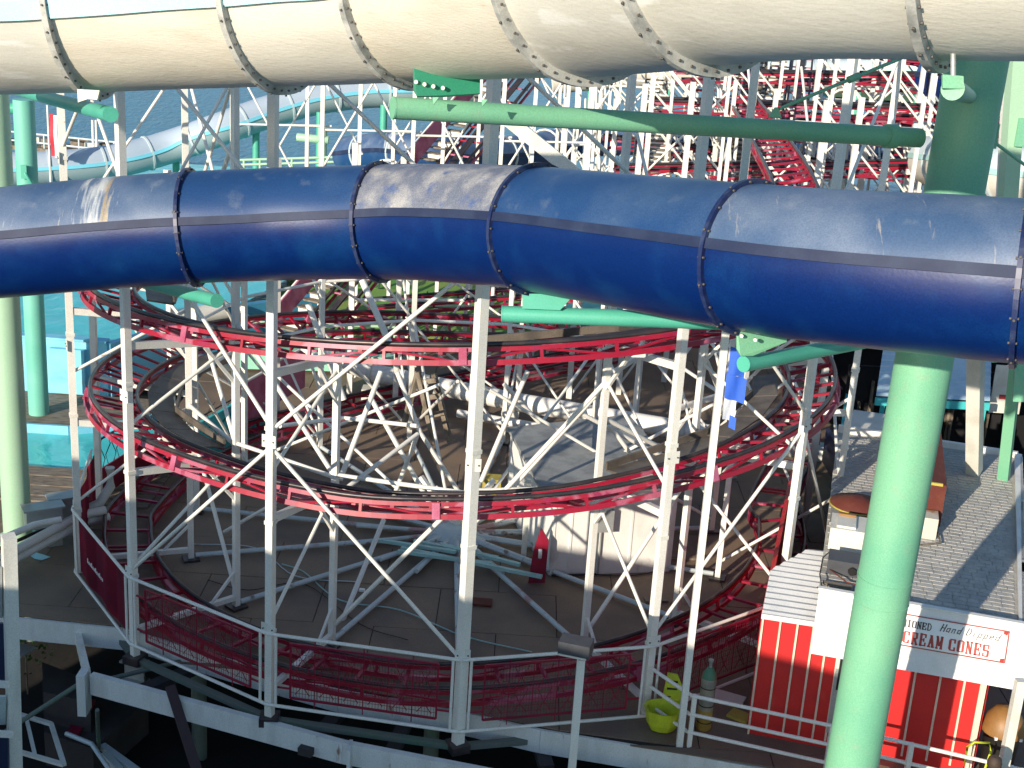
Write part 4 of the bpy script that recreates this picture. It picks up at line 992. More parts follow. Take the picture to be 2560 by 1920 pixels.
t = thing('rooftop_pump', 'grey pump motor with hoses on the front of the ice cream hut roof', 'pump', hp(1.2, 1.2, 2.9))
box('body', hp(1.35, 1.15, 3.02), (.8, .5, .26), LAMPG, t, rz=HA)
for dx in (-.08, .14): m = MB(); q = hp(1.45 + dx, .86, 3.02); m.tube([q, q + V((0, -.05, 0))], .07, 14); m.build('port', BLACKP, t)
m = MB(); m.tube([hp(1.0, 1.8, 2.95), hp(.86, 1.3, 3.0), hp(.84, .6, 2.98), hp(.9, .1, 2.97), hp(.82, -.1, 3.05)], .012, 6); m.build('hose', BLACKP, t)
m = MB(); m.tube([hp(1.1, 1.7, 2.95), hp(1.0, .9, 2.97), hp(1.3, .5, 2.96), hp(1.7, .45, 2.95)], .012, 6); m.build('hose', RUST, t)
box('board', hp(1.15, .4, 2.93), (.5, .12, .03), WOOD, t, rz=HA)
t = thing('rusted_flue_box', 'tall rusted red flue box on the shingle roof right of the column', 'flue', hp(2.55, 4.0, 2.9))
box('flue', hp(2.75, 5.6, 3.35), (.42, 3.6, .85), RUST, t, rz=HA)
box('front_cowl', hp(2.66, 3.45, 3.08), (.42, .45, .42), OFFW2, t, rz=HA); box('rim', hp(2.66, 3.80, 3.78), (.46, .05, .05), YEL, t, rz=HA)
m = MB(); m.tube([hp(2.9, 3.5, 2.95), hp(2.95, 3.0, 2.93), hp(2.6, 2.75, 2.92), hp(2.2, 2.7, 2.92)], .018, 6); m.build('cable', WOOD, t)
t = thing('upper_flue_box', 'white and orange box standing behind the rusted flue on the roof', 'flue', hp(2.5, 7.8, 2.9))
box('casing', hp(2.55, 8.2, 3.2), (.7, .8, .6), OFFW, t, rz=HA); box('orange_top', hp(2.55, 7.55, 3.5), (.6, .4, .9), RUSTO, t, rz=HA)

# --- sign on the fascia
def fpt(a, z):      # point on the leaning fascia surface
    i = (z - 1.98) / 1.05; return hp(a, -.415 + .26 * i - .045, z)
sign = thing('hut_sign', 'white painted sign reading FASHIONED Hand Dipped ICE CREAM CONES on the hut fascia', 'sign', fpt(2.6, 2.6))
m = MB(); z0, z1 = 2.40, 2.88; A = [fpt(1.58, z0), fpt(3.84, z0), fpt(3.90, z0 + .06), fpt(3.90, z1 - .06), fpt(3.84, z1), fpt(1.58, z1)]
m.add(A + [p + HN * .02 for p in A], [tuple(range(6)), tuple(range(11, 5, -1))] + [(i, i + 6, (i + 1) % 6 + 6, (i + 1) % 6) for i in range(6)]); m.build('board', SIGNW, sign)
fn2 = (fpt(2, 2.4) - fpt(2, 2.8)).cross(HU).normalized()
if fn2.y > 0: fn2 = -fn2
def sl(a, z, o=.006): return fpt(a, z) + fn2 * o
for (a0, z0_, a1, z1_) in ((1.58, 2.895, 3.93, 2.895), (1.58, 2.385, 3.93, 2.385), (3.93, 2.385, 3.93, 2.895)):
    bar('border', sl(a0, z0_), sl(a1, z1_), .014, .014, SIGNR, sign, up=fn2)
for zc_ in (2.42, 2.86): box('corner_mark', sl(3.885, zc_, .0), (.06, .012, .055), SIGNR, sign, rz=HA)
GL = {  # strokes on a 0..1 grid, (x0,y0,x1,y1,weight); slab serif capitals
 'C': [(.12, .15, .12, .85, 2), (.12, .93, .85, .93, 1), (.12, .07, .85, .07, 1), (.85, .68, .85, .95, 1.4), (.85, .05, .85, .30, 1.4)],
 'R': [(.2, 0, .2, 1, 2), (.05, .95, .8, .95, 1), (.82, .55, .82, .95, 1.8), (.2, .5, .8, .5, 1), (.5, .5, .85, .0, 1.8), (.02, .04, .40, .04, 1), (.68, .04, 1, .04, 1)],
 'E': [(.2, 0, .2, 1, 2), (.05, .95, .9, .95, 1), (.05, .05, .9, .05, 1), (.2, .5, .65, .5, 1), (.9, .72, .9, .97, 1.3), (.9, .03, .9, .28, 1.3), (.65, .38, .65, .62, 1.1)],
 'A': [(.5, .95, .2, .05, 1.5), (.5, .95, .82, .05, 2.1), (.3, .36, .7, .36, 1), (.02, .04, .40, .04, 1), (.62, .04, 1, .04, 1), (.3, .95, .62, .95, 1)],
 'M': [(.16, 0, .16, 1, 1.3), (.16, .95, .5, .25, 1.8), (.5, .25, .84, .95, 1), (.84, 0, .84, 1, 2), (0, .04, .32, .04, 1), (.68, .04, 1, .04, 1), (0, .96, .26, .96, 1), (.74, .96, 1, .96, 1)],
 'O': [(.14, .1, .14, .9, 2), (.86, .1, .86, .9, 2), (.14, .94, .86, .94, 1), (.14, .06, .86, .06, 1)],
 'N': [(.18, 0, .18, 1, 1.2), (.18, .95, .82, .05, 2.0), (.82, 0, .82, 1, 1.2), (0, .04, .36, .04, 1), (.64, .96, 1, .96, 1), (0, .96, .3, .96, 1)],
 'S': [(.15, .52, .15, .92, 1.8), (.85, .08, .85, .50, 1.8), (.15, .94, .8, .94, 1), (.15, .51, .85, .51, 1.2), (.2, .06, .85, .06, 1), (.87, .70, .87, .96, 1.1), (.13, .04, .13, .30, 1.1)],
 'I': [(.5, 0, .5, 1, 2), (.2, .05, .8, .05, 1), (.2, .95, .8, .95, 1)],
 'F': [(.2, 0, .2, 1, 1.4), (.2, .95, .9, .95, 1), (.2, .5, .7, .5, 1)], 'H': [(.15, 0, .15, 1, 1.4), (.85, 0, .85, 1, 1.4), (.15, .5, .85, .5, 1)],
 'D': [(.2, 0, .2, 1, 1.4), (.2, .95, .6, .95, 1), (.2, .05, .6, .05, 1), (.6, .95, .88, .7, 1), (.88, .7, .88, .3, 1.2), (.88, .3, .6, .05, 1)],
 'L': [(.2, 0, .2, 1, 1.4), (.2, .05, .85, .05, 1)],
 'a': [(.2, .1, .2, .5, 1), (.2, .5, .75, .55, 1), (.2, .08, .7, .08, 1), (.78, 0, .78, .58, 1)], 'n': [(.2, 0, .2, .55, 1), (.2, .5, .7, .55, 1), (.72, .55, .78, 0, 1)],
 'd': [(.2, .1, .2, .5, 1), (.2, .5, .7, .5, 1), (.2, .06, .7, .06, 1), (.78, 0, .85, 1, 1)], 'i': [(.5, 0, .5, .55, 1), (.52, .75, .52, .82, 1)],
 'p': [(.2, -.35, .25, .55, 1), (.25, .55, .8, .5, 1), (.8, .5, .75, .08, 1), (.25, .05, .75, .05, 1)], 'e': [(.2, .3, .8, .32, 1), (.8, .32, .7, .55, 1), (.7, .55, .2, .5, 1), (.2, .5, .2, .08, 1), (.2, .05, .8, .08, 1)],
}
def write(text, a, z, cw, ch, sw, m, slant=0.0, gap=.22, drop=0):
    for chh in text:
        if chh == ' ': a += cw * .75; continue
        q = MB()
        for (x0, y0, x1, y1, wt) in GL[chh]:
            p0 = sl(a + cw * x0 + slant * ch * y0, z + ch * y0, .004); p1 = sl(a + cw * x1 + slant * ch * y1, z + ch * y1, .004)
            q.box(p0, p1, .006, sw * wt, up=fn2.cross(p1 - p0)) if False else None
            d = (p1 - p0).normalized(); sd_ = fn2.cross(d).normalized() * sw * wt / 2; e = d * sw * .3
            A = [p0 - sd_ - e, p1 - sd_ + e, p1 + sd_ + e, p0 + sd_ - e]; q.add(A + [p + fn2 * .004 for p in A], [(3, 2, 1, 0), (4, 5, 6, 7), (0, 1, 5, 4), (1, 2, 6, 5), (2, 3, 7, 6), (3, 0, 4, 7)])
        q.build('letter', m, sign); a += cw * (1 + gap)
    return a
write('ICE CREAM CONES', 1.835, 2.43, .102, .20, .0195, SIGNR, gap=.29)
write('OLD FASHIONED', 1.72, 2.695, .069, .115, .012, SIGNK, gap=.17)
write('Hand', 2.86, 2.72, .073, .12, .0115, SIGNK, slant=.35, gap=.18)
write('Dipped', 3.26, 2.72, .078, .12, .0115, SIGNK, slant=.35, gap=.18)

# ================================================================== LEAN-TO BUILDING behind the hut (pale corrugated roof)
t = thing('covered_stall', 'open stall with pale blue corrugated roof and turquoise posts behind the column', 'stall', (11, 33, 0))
Z = 2.7
FL, FR = atz(2190, 990, Z), atz(2475, 1003, Z); BR = atz(2478, 905, Z + .55); BL = atz(2238, 880, Z + .55)
FL0 = V((FL.x, FL.y, FL.z))
dv = (BR - FR); BR = FR + dv * 1.9; BL = FL + dv * 1.9
n = 24; vs = []; m = MB()
for i in range(n + 1):
    o = V((0, 0, .03 if i % 2 else 0)); vs += [FL.lerp(BL, i / n) + o, FR.lerp(BR, i / n) + o]
m.add(vs, [(2 * i, 2 * i + 1, 2 * i + 3, 2 * i + 2) for i in range(n)]); m.build('corrugated_roof', ROOFB, t)
bar('eave_beam', FL - V((0, 0, .14)), FR - V((0, 0, .14)), .08, .2, TURQ, t)
for k in (.08, .97): q = FL.lerp(FR, k); bar('post', (q.x, q.y + .1, 0), (q.x, q.y + .1, Z - .1), .1, .1, TURQ, t)
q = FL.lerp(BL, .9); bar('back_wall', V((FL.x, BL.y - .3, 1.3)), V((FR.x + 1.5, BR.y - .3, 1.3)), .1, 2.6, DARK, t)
for k in range(9): q = FL.lerp(FR, k / 8); bar('slat', (q.x, BL.y - .5, 0), (q.x, BL.y - .5, 1.6), .18, .05, WOOD, t)
bar('counter', V((FL.x, FL.y + 1.2, .95)), V((FR.x, FR.y + 1.2, .95)), .5, .06, WOOD, t)
t = thing('menu_panel', 'pale menu board with painted shapes right of the corrugated stall roof', 'sign board', FR + V((.6, .6, 0)))
bar('panel', FR + V((.30, .8, .1)), FR + V((1.1, .8, .1)), .05, 1.3, OFFW, t); box('painted_shape', FR + V((.75, .76, -.1)), (.5, .02, .12), SIGNR, t); box('painted_shape', FR + V((.85, .76, .5)), (.2, .02, .1), LAMPG, t)
# orange and white signboard low behind the hut
t = thing('dark_stall_row', 'dark stall interior with wooden partitions at the right behind the hut roof', 'stall', (13, 36, 0))
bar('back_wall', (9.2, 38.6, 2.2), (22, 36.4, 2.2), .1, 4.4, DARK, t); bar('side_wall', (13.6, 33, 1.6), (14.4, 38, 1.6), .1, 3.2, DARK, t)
for k in range(7): bar('partition', (10 + k * 1.1, 36.0, 0), (10 + k * 1.1, 36.0, 2.2), .3, .06, WOOD, t)

# white shed roof bits left of stall, boards in the gap between helix and hut
t = thing('blue_ride_panel', 'tall narrow turquoise and blue painted panel between the helix and the hut', 'ride panel', (7.9, 28.6, 0))
a, c_ = atz(2068, 1330, 0), atz(2098, 1000, 1.6)
bar('panel', V((a.x, a.y, .9)), V((c_.x + .2, c_.y, .9)), .08, 1.8, TURQ, t); box('blue_patch', V((a.x * .6 + c_.x * .4, a.y * .6 + c_.y * .4, 1.2)) + V((-.1, -.1, 0)), (.1, 1.6, .9), NAVY, t)
t = thing('stone_path_roof', 'pale flat roof of a low shed between helix posts and the big column', 'shed', (9, 28, 0))
A = [hp(.9, 9.0, 2.3), hp(2.4, 9.0, 2.3), hp(2.6, 12.4, 2.3), hp(1.2, 12.4, 2.3)]
m = MB(); m.add(A + [V((p.x, p.y, 0)) for p in A], [(0, 1, 2, 3), (0, 4, 5, 1), (1, 5, 6, 2), (2, 6, 7, 3), (3, 7, 4, 0)]); m.build('shed_body', CONCL, t)
m = MB(); m.add([p + V((0, 0, .03)) for p in A], [(0, 1, 2, 3)]); m.build('roof', OFFW, t)

# ================================================================== WALKWAY RAILING, LAMP, SMALL THINGS at lower right
t = thing('walkway_railing', 'white three-rail tube railing along the front edge of the deck before the red hut', 'railing', (5, 20, 0))
p4 = cp(RF + .03, angs[4])
RP = [V((p4.x, p4.y, 0)), V((3.12, 20.95, 0)), V((3.42, 20.55, 0)), V((5.70, 19.86, 0)), V((8.40, 18.95, 0)), V((11.5, 18.0, 0))]
for i, (a, c_) in enumerate(zip(RP, RP[1:])):
    for z in (.98, .62, .27): rod('rail', a + V((0, 0, z)), c_ + V((0, 0, z)), .034, WHITE, t, shape='rod')
for q in (RP[2] + V((.05, 0, 0)), RP[3], RP[3].lerp(RP[4], .45), RP[4]): bar('rail_post', q - V((0, 0, .02)), q + V((0, 0, 1.0)), .08, .08, WHITE, t)
t = thing('tall_flag_post', 'tall slim white post carrying the blue and white flag near the walkway', 'flag post', (atz(1694, 1900, 0)[0], atz(1694, 1900, 0)[1], -.5))
q = atz(1694, 1900, -.3); bar('pole', q + V((0, 0, -.3)), V((q.x, q.y, 12.4)), .11, .11, WHITE, t)
zf = aty(1812, 862, q.y).z; zf2 = aty(1812, 1055, q.y).z
fl = thing('blue_white_flag', 'blue and white flag hanging limp from the tall slim white post', 'flag', (q.x, q.y, zf))
for i, (mm, u0, u1, w0, w1) in enumerate(((FLAGB, 0, .34, .04, .30), (FLAGB, .34, .66, .02, .34), (FLAGW, .66, .93, .02, .22), (FLAGB, .86, 1.02, .14, .24))):
    m = MB(); N = 8; vs = []
    for r_ in range(N + 1):
        u = u0 + (u1 - u0) * r_ / N; z = zf + (zf2 - zf) * u
        for c__ in range(5):
            x = w0 + (w1 - w0) * c__ / 4; vs.append((q.x + .06 + x * (1 if i < 2 else 1.0), q.y - .06 - i * .012 + .035 * math.sin(x * 24 + u * 5), z - .25 * x))
    m.add(vs, [(r_ * 5 + c__, r_ * 5 + c__ + 1, r_ * 5 + c__ + 6, r_ * 5 + c__ + 5) for r_ in range(N) for c__ in range(4)], True); m.build('flag_band', mm, fl)
q = aty(1440, 1800, 18.9)
lamp = thing('floodlight_post', 'white post with a dark grey box floodlight in front of the fence', 'floodlight', (q.x, q.y, -3.3))
zt = aty(1455, 1648, 18.9).z; bar('post', (q.x, q.y, -3.3), (q.x, q.y, zt), .125, .125, WHITE, lamp)
hc_ = aty(1440, 1615, 18.8); 
box('lamp_housing', hc_, (.50, .30, .22), LAMPG, lamp, rz=-.28, rx=.05); box('lamp_lens', hc_ + V((-.02, -.02, -.12)), (.44, .26, .03), OFFW, lamp, rz=-.28); box('mount', hc_ + V((.1, 0, -.16)), (.08, .08, .12), LAMPG, lamp)
q = atz(1758, 1822, 0)
t = thing('gas_cylinder', 'tall upright gas cylinder with green shoulder and strap bands on the walkway', 'gas cylinder', (q.x, q.y, 0))
m = MB(); m.lathe(q, [(.10, 0), (.135, .04), (.135, .42)], 18); m.build('lower_body', CYLY, t)
m = MB(); m.lathe(q + V((0, 0, .42)), [(.135, 0), (.135, .62)], 18); m.build('upper_body', CYLG, t)
m = MB(); m.lathe(q + V((0, 0, 1.04)), [(.136, 0), (.12, .07), (.07, .16), (.05, .20)], 18); m.build('shoulder', CYLT, t)
m = MB(); m.lathe(q + V((0, 0, 1.24)), [(.028, 0), (.028, .1), (.045, .11), (.045, .15)], 10); m.build('valve', GALV, t)
for z in (.17, .50, .85): m = MB(); m.lathe(q + V((0, 0, z)), [(.140, 0), (.140, .02)], 18); m.build('strap', BLACKP, t)
q = atz(1655, 1822, 0)
t = thing('lime_bucket_seat', 'lime yellow plastic tub with upright back standing behind the railing', 'plastic tub', (q.x, q.y, 0))
m = MB(); N = 20; vs = []; fs = []
prof = [(.20, .02), (.27, .16), (.31, .42), (.33, .44), (.28, .42), (.22, .18), (.0, .14)]
for r_, z in prof:
    for k in range(N):
        a = 2 * PI * k / N; rr = r_ * (1 + .05 * (k % 4 == 0)); vs.append(q + V((rr * 1.1 * math.cos(a), rr * .85 * math.sin(a), z)))
for i in range(len(prof) - 1):
    for k in range(N): fs.append((i * N + k, i * N + (k + 1) % N, (i + 1) * N + (k + 1) % N, (i + 1) * N + k))
m.add(vs, fs, False); m.build('tub', YELG, t)
m = MB(); A = [q + V(v) for v in ((-.02, .26, .40), (.30, .22, .40), (.34, .26, .68), (.22, .30, .92), (.04, .31, .94))]; m.add(A + [p + V((0, .04, 0)) for p in A], [(0, 1, 2, 3, 4), (9, 8, 7, 6, 5)] + [(i, i + 5, (i + 1) % 5 + 5, (i + 1) % 5) for i in range(5)]); m.build('back', YELG, t)
for z in (.5, .66, .8): box('slot', q + V((.14, .262, z)), (.18, .02, .03), BLACKP, t)
# bin and person at the lower right corner
q = V((8.72, 20.3, 0))
t = thing('tan_litter_bin', 'litter bin with tan domed lid and black body right of the red hut', 'litter bin', (q.x, q.y, 0))
m = MB(); m.lathe(q, [(.26, 0), (.30, .8), (.33, .84)], 20); m.build('body', BLACKP, t)
m = MB(); m.lathe(q + V((0, 0, .84)), [(.36, 0), (.37, .06), (.30, .26), (.18, .42), (.05, .46)], 20); m.build('lid', TANB, t)
for dx in (-.22, .2): box('clip', q + V((dx, -.30, .85)), (.05, .04, .05), SIGNW, t)

# person whose head and shoulders reach into the bottom right corner
def skinned(name, nodes, edges, m, parent, sub=2, root=0):
    me = bpy.data.meshes.new(name); p0 = wpos(parent); me.from_pydata([(V(n_[0]) - p0)[:] for n_ in nodes], edges, [])
    o = bpy.data.objects.new(name, me); link(o, parent); md = o.modifiers.new('skin', 'SKIN'); sk = me.skin_vertices[0].data
    for i, n_ in enumerate(nodes): r_ = n_[1]; sk[i].radius = (r_, r_) if not isinstance(r_, tuple) else r_
    for s_ in sk: s_.use_root = False
    sk[root].use_root = True; sd_ = o.modifiers.new('sub', 'SUBSURF'); sd_.levels = sub; sd_.render_levels = sub; me.materials.append(m)
    md.use_smooth_shade = True
    return o
def person(base, rz, label, shirt, scale=1.0, hair=HAIR):
    b0 = V(base); t = thing('person', label, 'person', b0)
    Rz = Matrix.Rotation(rz, 3, 'Z')
    P_ = lambda x, y, z: b0 + Rz @ V((x, y, z)) * scale
    nodes = [(P_(0, 0, .95), (.15, .11)), (P_(0, 0, 1.15), (.13, .10)), (P_(0, 0, 1.38), (.17, .11)), (P_(0, 0, 1.50), .06), (P_(0, -.01, 1.60), (.08, .09)), (P_(0, -.01, 1.70), (.075, .09)),
             (P_(.19, 0, 1.40), .055), (P_(.25, -.04, 1.14), .045), (P_(.22, -.22, .98), .035), (P_(.20, -.32, .98), .03),
             (P_(-.19, 0, 1.40), .055), (P_(-.25, -.02, 1.12), .045), (P_(-.24, -.16, .92), .035), (P_(-.23, -.24, .90), .03),
             (P_(.10, 0, .86), .10), (P_(.11, -.02, .48), .06), (P_(.11, .02, .08), .04), (P_(.12, -.14, .04), .035), (P_(-.10, 0, .86), .10), (P_(-.11, -.02, .48), .06), (P_(-.11, .02, .08), .04), (P_(-.12, -.14, .04), .035)]
    ed = [(0, 1), (1, 2), (2, 3), (3, 4), (4, 5), (2, 6), (6, 7), (7, 8), (8, 9), (2, 10), (10, 11), (11, 12), (12, 13), (0, 14), (14, 15), (15, 16), (16, 17), (0, 18), (18, 19), (19, 20), (20, 21)]
    skinned('body', nodes, ed, SKIN, t)
    sh = [(P_(0, 0, .88), (.175, .135)), (P_(0, 0, 1.15), (.155, .125)), (P_(0, 0, 1.38), (.185, .13)), (P_(0, 0, 1.46), .085), (P_(.20, 0, 1.40), .075), (P_(.245, -.03, 1.22), .07), (P_(-.20, 0, 1.40), .075), (P_(-.245, -.02, 1.22), .07)]
    skinned('shirt', sh, [(0, 1), (1, 2), (2, 3), (2, 4), (4, 5), (2, 6), (6, 7)], shirt, t)
    tr = [(P_(0, 0, .92), (.165, .13)), (P_(.10, 0, .82), .115), (P_(.11, -.02, .48), .085), (P_(.11, .02, .14), .07), (P_(-.10, 0, .82), .115), (P_(-.11, -.02, .48), .085), (P_(-.11, .02, .14), .07)]
    skinned('trousers', tr, [(0, 1), (1, 2), (2, 3), (0, 4), (4, 5), (5, 6)], NAVY, t)
    m = MB(); q_ = P_(0, .015, 1.70); m.lathe(q_ - V((0, 0, .10)), [(.07, 0), (.105, .06), (.112, .12), (.095, .19), (.05, .225)], 14); m.build('hair', hair, t)
    fc = Rz @ V((0, -1, 0)); sd_ = Rz @ V((1, 0, 0)); face = P_(0, -.10, 1.66)
    m = MB(); m.lathe(face + V((0, 0, -.015)), [(.018, 0), (.012, .045)], 6); m.build('nose', SKIN, t)
    for sg in (-1, 1):
        box('eye', face + sd_ * .032 * sg + V((0, 0, .03)), (.02, .012, .012), BLACKP, t, rz=rz)
        hb = P_(.20 * (1 if sg > 0 else -1.15), -.32 if sg > 0 else -.24, .98 if sg > 0 else .90)
        for f_ in range(4):
            r0 = hb + sd_ * (.018 * (f_ - 1.5)); m = MB(); ln = (.07, .08, .075, .06)[f_]; m.tube([r0, r0 + fc * ln * .6 + V((0, 0, -.01)), r0 + fc * ln + V((0, 0, -.035))], [.009, .008, .006], 6); m.build('finger', SKIN, t)
        m = MB(); m.tube([hb - fc * .02 - sd_ * sg * .03, hb + fc * .03 - sd_ * sg * .05], [.010, .007], 6); m.build('thumb', SKIN, t)
    return t
bq = atz(2478, 1960, 1.35); person((bq.x, bq.y, 0), .4, 'person in a dark purple top passing below the litter bin in the corner', SHIRT)
bq = FL.lerp(FR, .28); person((bq.x, bq.y + 1.9, 0), 0, 'person in a blue shirt standing in the dark stall behind the column', SHIRTB)
bar_ = thing('yellow_pushchair_frame', 'small yellow tubular frame beside the person in the corner', 'trolley frame', (bq.x, bq.y, 0)); bq2 = atz(2440, 1915, .5); bar_.location = (bq2.x, bq2.y, 0)
m = MB(); m.tube([bq2 + V((-.2, 0, -.5)), bq2 + V((-.2, 0, .35)), bq2 + V((-.1, 0, .45)), bq2 + V((.15, 0, .45)), bq2 + V((.2, 0, .3)), bq2 + V((.1, 0, -.5))], .02, 8); m.build('frame_tube', YELG, bar_)
q = atz(2530, 1880, 0); t = thing('white_walkway_post', 'pale post of the railing at the very right edge', 'post', (q.x, q.y, 0)); bar('post', aty(2500, 1960, 18.6), aty(2552, 1700, 18.6), .14, .14, OFFW, t)

# ================================================================== LEFT SIDE: boxes, pipes, pools
t = thing('junction_boxes', 'two grey metal junction boxes on stands beside the pale green column', 'junction box', (-10, 27.6, 0))
for (px, py, s_) in ((108, 1290, 1.0), (168, 1262, 1.0)):
    q = atz(px, py, .75); box('casing', q, (.75, .34, .42), GALV, t, rz=.55); box('lid', q + V((0, 0, .23)), (.86, .44, .04), GALV, t, rz=.55); box('stand', q + V((.2, .1, -.45)), (.3, .1, .55), GALV, t, rz=.55)
t = thing('white_pipe_pair', 'pair of thick white pipes slanting across the deck at the left edge', 'pipes', (-10, 26, .5))
for (z, x0, y0, x1, y1, r) in ((.55, 8, 1392, 200, 1288, .10), (.35, 8, 1412, 210, 1305, .10), (.9, 0, 1348, 85, 1312, .07), (.3, -10, 1375, 185, 1290, .04)):
    m = MB(); m.tube([atz(x0, y0, z), atz(x1, y1, z), atz(x1, y1, z) + V((.45, .35, .0))], r, 12); m.build('pipe', WHITE if r > .05 else BLACKP, t)
m = MB(); e0 = atz(205, 1280, .5); m.tube([e0, e0 + V((.3, .3, .1)), e0 + V((.5, .5, .45)), e0 + V((.5, .5, .9))], .11, 12); m.build('elbow', OFFW, t)
q = [atz(x, y, .012) for x, y in ((74, 1388), (88, 1380), (127, 1392), (104, 1400), (86, 1396))]
m = MB(); m.add(q + [p - V((0, 0, .008)) for p in q], [tuple(range(5))[::-1], tuple(range(5, 10))]); o = m.build('cyan_scrap', LIPW); tag(o, 'scrap of cyan sheet lying on the deck beside the white pipes', 'scrap sheet')

# foreground painted post and hanging sheets at far left
t = thing('painted_edge_post', 'peeling white post with fixed plates rising along the left edge', 'post', (-5.8, 15.3, -3))
bar('post', atd(22, 1340, 17.5), atd(42, 2050, 19.5), .17, .17, WHITE2, t)
for (x0, y0, x1, y1, mm, dd) in ((-60, 1420, 5, 1545, GALV, 17.6), (-60, 1560, 18, 1700, NAVY, 18.1), (-60, 1742, 14, 1812, CREAMT, 18.4), (-60, 1832, 20, 1990, NAVY, 18.6)):
    A = [atd(x0, y0, dd), atd(x1, y0, dd), atd(x1, y1, dd + .4), atd(x0, y1, dd + .4)]; m = MB(); m.add(A + [p + V((0, .05, 0)) for p in A], [(0, 1, 2, 3), (7, 6, 5, 4), (0, 4, 5, 1), (1, 5, 6, 2), (2, 6, 7, 3), (3, 7, 4, 0)]); m.build('plate', mm, t)
bar('cross_piece', atd(-60, 1832, 18.4), atd(32, 1836, 18.4), .06, .08, WHITE2, t); bar('cross_piece', atd(-60, 1705, 18.1), atd(22, 1712, 18.1), .06, .08, WHITE2, t)
t = thing('tilted_white_frame', 'tilted white rectangular frame lying in the dark pit at the lower left corner', 'frame', (-8.5, 19, -3))
cz = [(45, 1785), (128, 1810), (160, 1912), (50, 1880)]
cc = [atz(x, y, -2.3) for x, y in cz]
for i in range(4): bar('frame_side', cc[i], cc[(i + 1) % 4], .09, .06, WHITE2, t)
bar('frame_side', cc[0].lerp(cc[1], .0) + V((.2, -.1, 0)), cc[3].lerp(cc[2], .35), .07, .05, WHITE2, t)
m = MB(); m.tube([cc[1] + V((.4, -.3, 0)), cc[1] + V((1.0, -.6, 0)), cc[2] + V((.9, 0, -.1)), cc[2] + V((.9, -.6, -.3))], .05, 8); m.build('bent_pipe', PIPEG, t)
t = thing('concrete_footing', 'broken concrete footing slab down in the dark pit at lower left', 'concrete slab', (-7.5, 21, -3))
A = [atz(x, y, -2.5) for x, y in ((105, 1700), (215, 1690), (370, 1750), (232, 1872), (110, 1830))]
m = MB(); m.add(A + [p - V((0, 0, .8)) for p in A], [(4, 3, 2, 1, 0)] + [(i, (i + 1) % 5, (i + 1) % 5 + 5, i + 5) for i in range(5)]); m.build('slab', CONC, t)
A = [atz(x, y, -1.8) for x, y in ((105, 1655), (225, 1700), (225, 1755), (108, 1730))]; m = MB(); m.add(A + [p - V((0, 0, .8)) for p in A], [(3, 2, 1, 0)] + [(i, (i + 1) % 4, (i + 1) % 4 + 4, i + 4) for i in range(4)]); m.build('block', CONC, t)
bar('red_plank', atz(225, 1750, -2.44), atz(180, 1840, -2.44), .25, .05, REDD, t)
t = thing('i_beam_stub', 'short pale steel I beam under the fence corner post', 'steel beam', atz(340, 1660, -.9))
a, c_ = atz(312, 1645, -.7), atz(360, 1660, -.7)
for dz in (0, -.42): bar('flange', a + V((0, 0, dz)), c_ + V((0, 0, dz)), .34, .04, GALV, t)
bar('web', a + V((0, 0, -.21)), c_ + V((0, 0, -.21)), .04, .4, GALV, t)
t = thing('leaning_dark_plank', 'dark plank leaning down into the pit across the white beam', 'plank', (-4.5, 21, -2))
bar('plank', atz(425, 1715, -.1), atz(492, 1925, -1.2), .18, .06, mat('dark_plank', (.05, .03, .035), .8), t)
t = thing('pit_steel', 'loose dark steel channels lying deep in the pit below the white beam', 'steel bars', (-6, 19.5, -3))
for (x0, y0, x1, y1) in ((255, 1865, 345, 1930), (262, 1885, 300, 1925)): bar('channel', atz(x0, y0, -2.6), atz(x1, y1, -2.6), .14, .1, PIPEG, t)
rod('thin_post', atz(243, 1775, -.8), atz(248, 1890, -3), .04, GREYBEAM, t)
# shrub behind the post at lower left
rb = random.Random(9); t = thing('weedy_shrub', 'small weedy bush growing from the dark beach at the lower left', 'shrub', (-9.9, 22.4, -3.2))
m = MB(); q0 = atz(60, 1565, -1.6)
for i in range(260):
    p = q0 + V((rb.gauss(0, .35), rb.gauss(0, .3), rb.uniform(-.9, .7))); s_ = .06; d1 = V((rb.uniform(-1, 1), rb.uniform(-1, 1), rb.uniform(-1, 1))).normalized() * s_; d2 = d1.orthogonal().normalized() * s_ * .6
    m.quad(p - d1, p + d2, p + d1, p - d2)
m.build('foliage', LEAF, t); rod('stem', q0 + V((0, 0, -1.8)), q0 + V((0, 0, .3)), .02, WOOD, t)
t = thing('pale_sheet', 'pale curled sheet caught under the deck at the lower left', 'sheet', atz(52, 1640, -1.4))
A = [atz(x, y, -1.2) for x, y in ((25, 1600), (92, 1617), (30, 1655))]; m = MB(); m.add(A + [p - V((0, 0, .03)) for p in A], [(2, 1, 0), (3, 4, 5)] + [(i, (i + 1) % 3, (i + 1) % 3 + 3, i + 3) for i in range(3)]); m.build('sheet', CONCL, t)

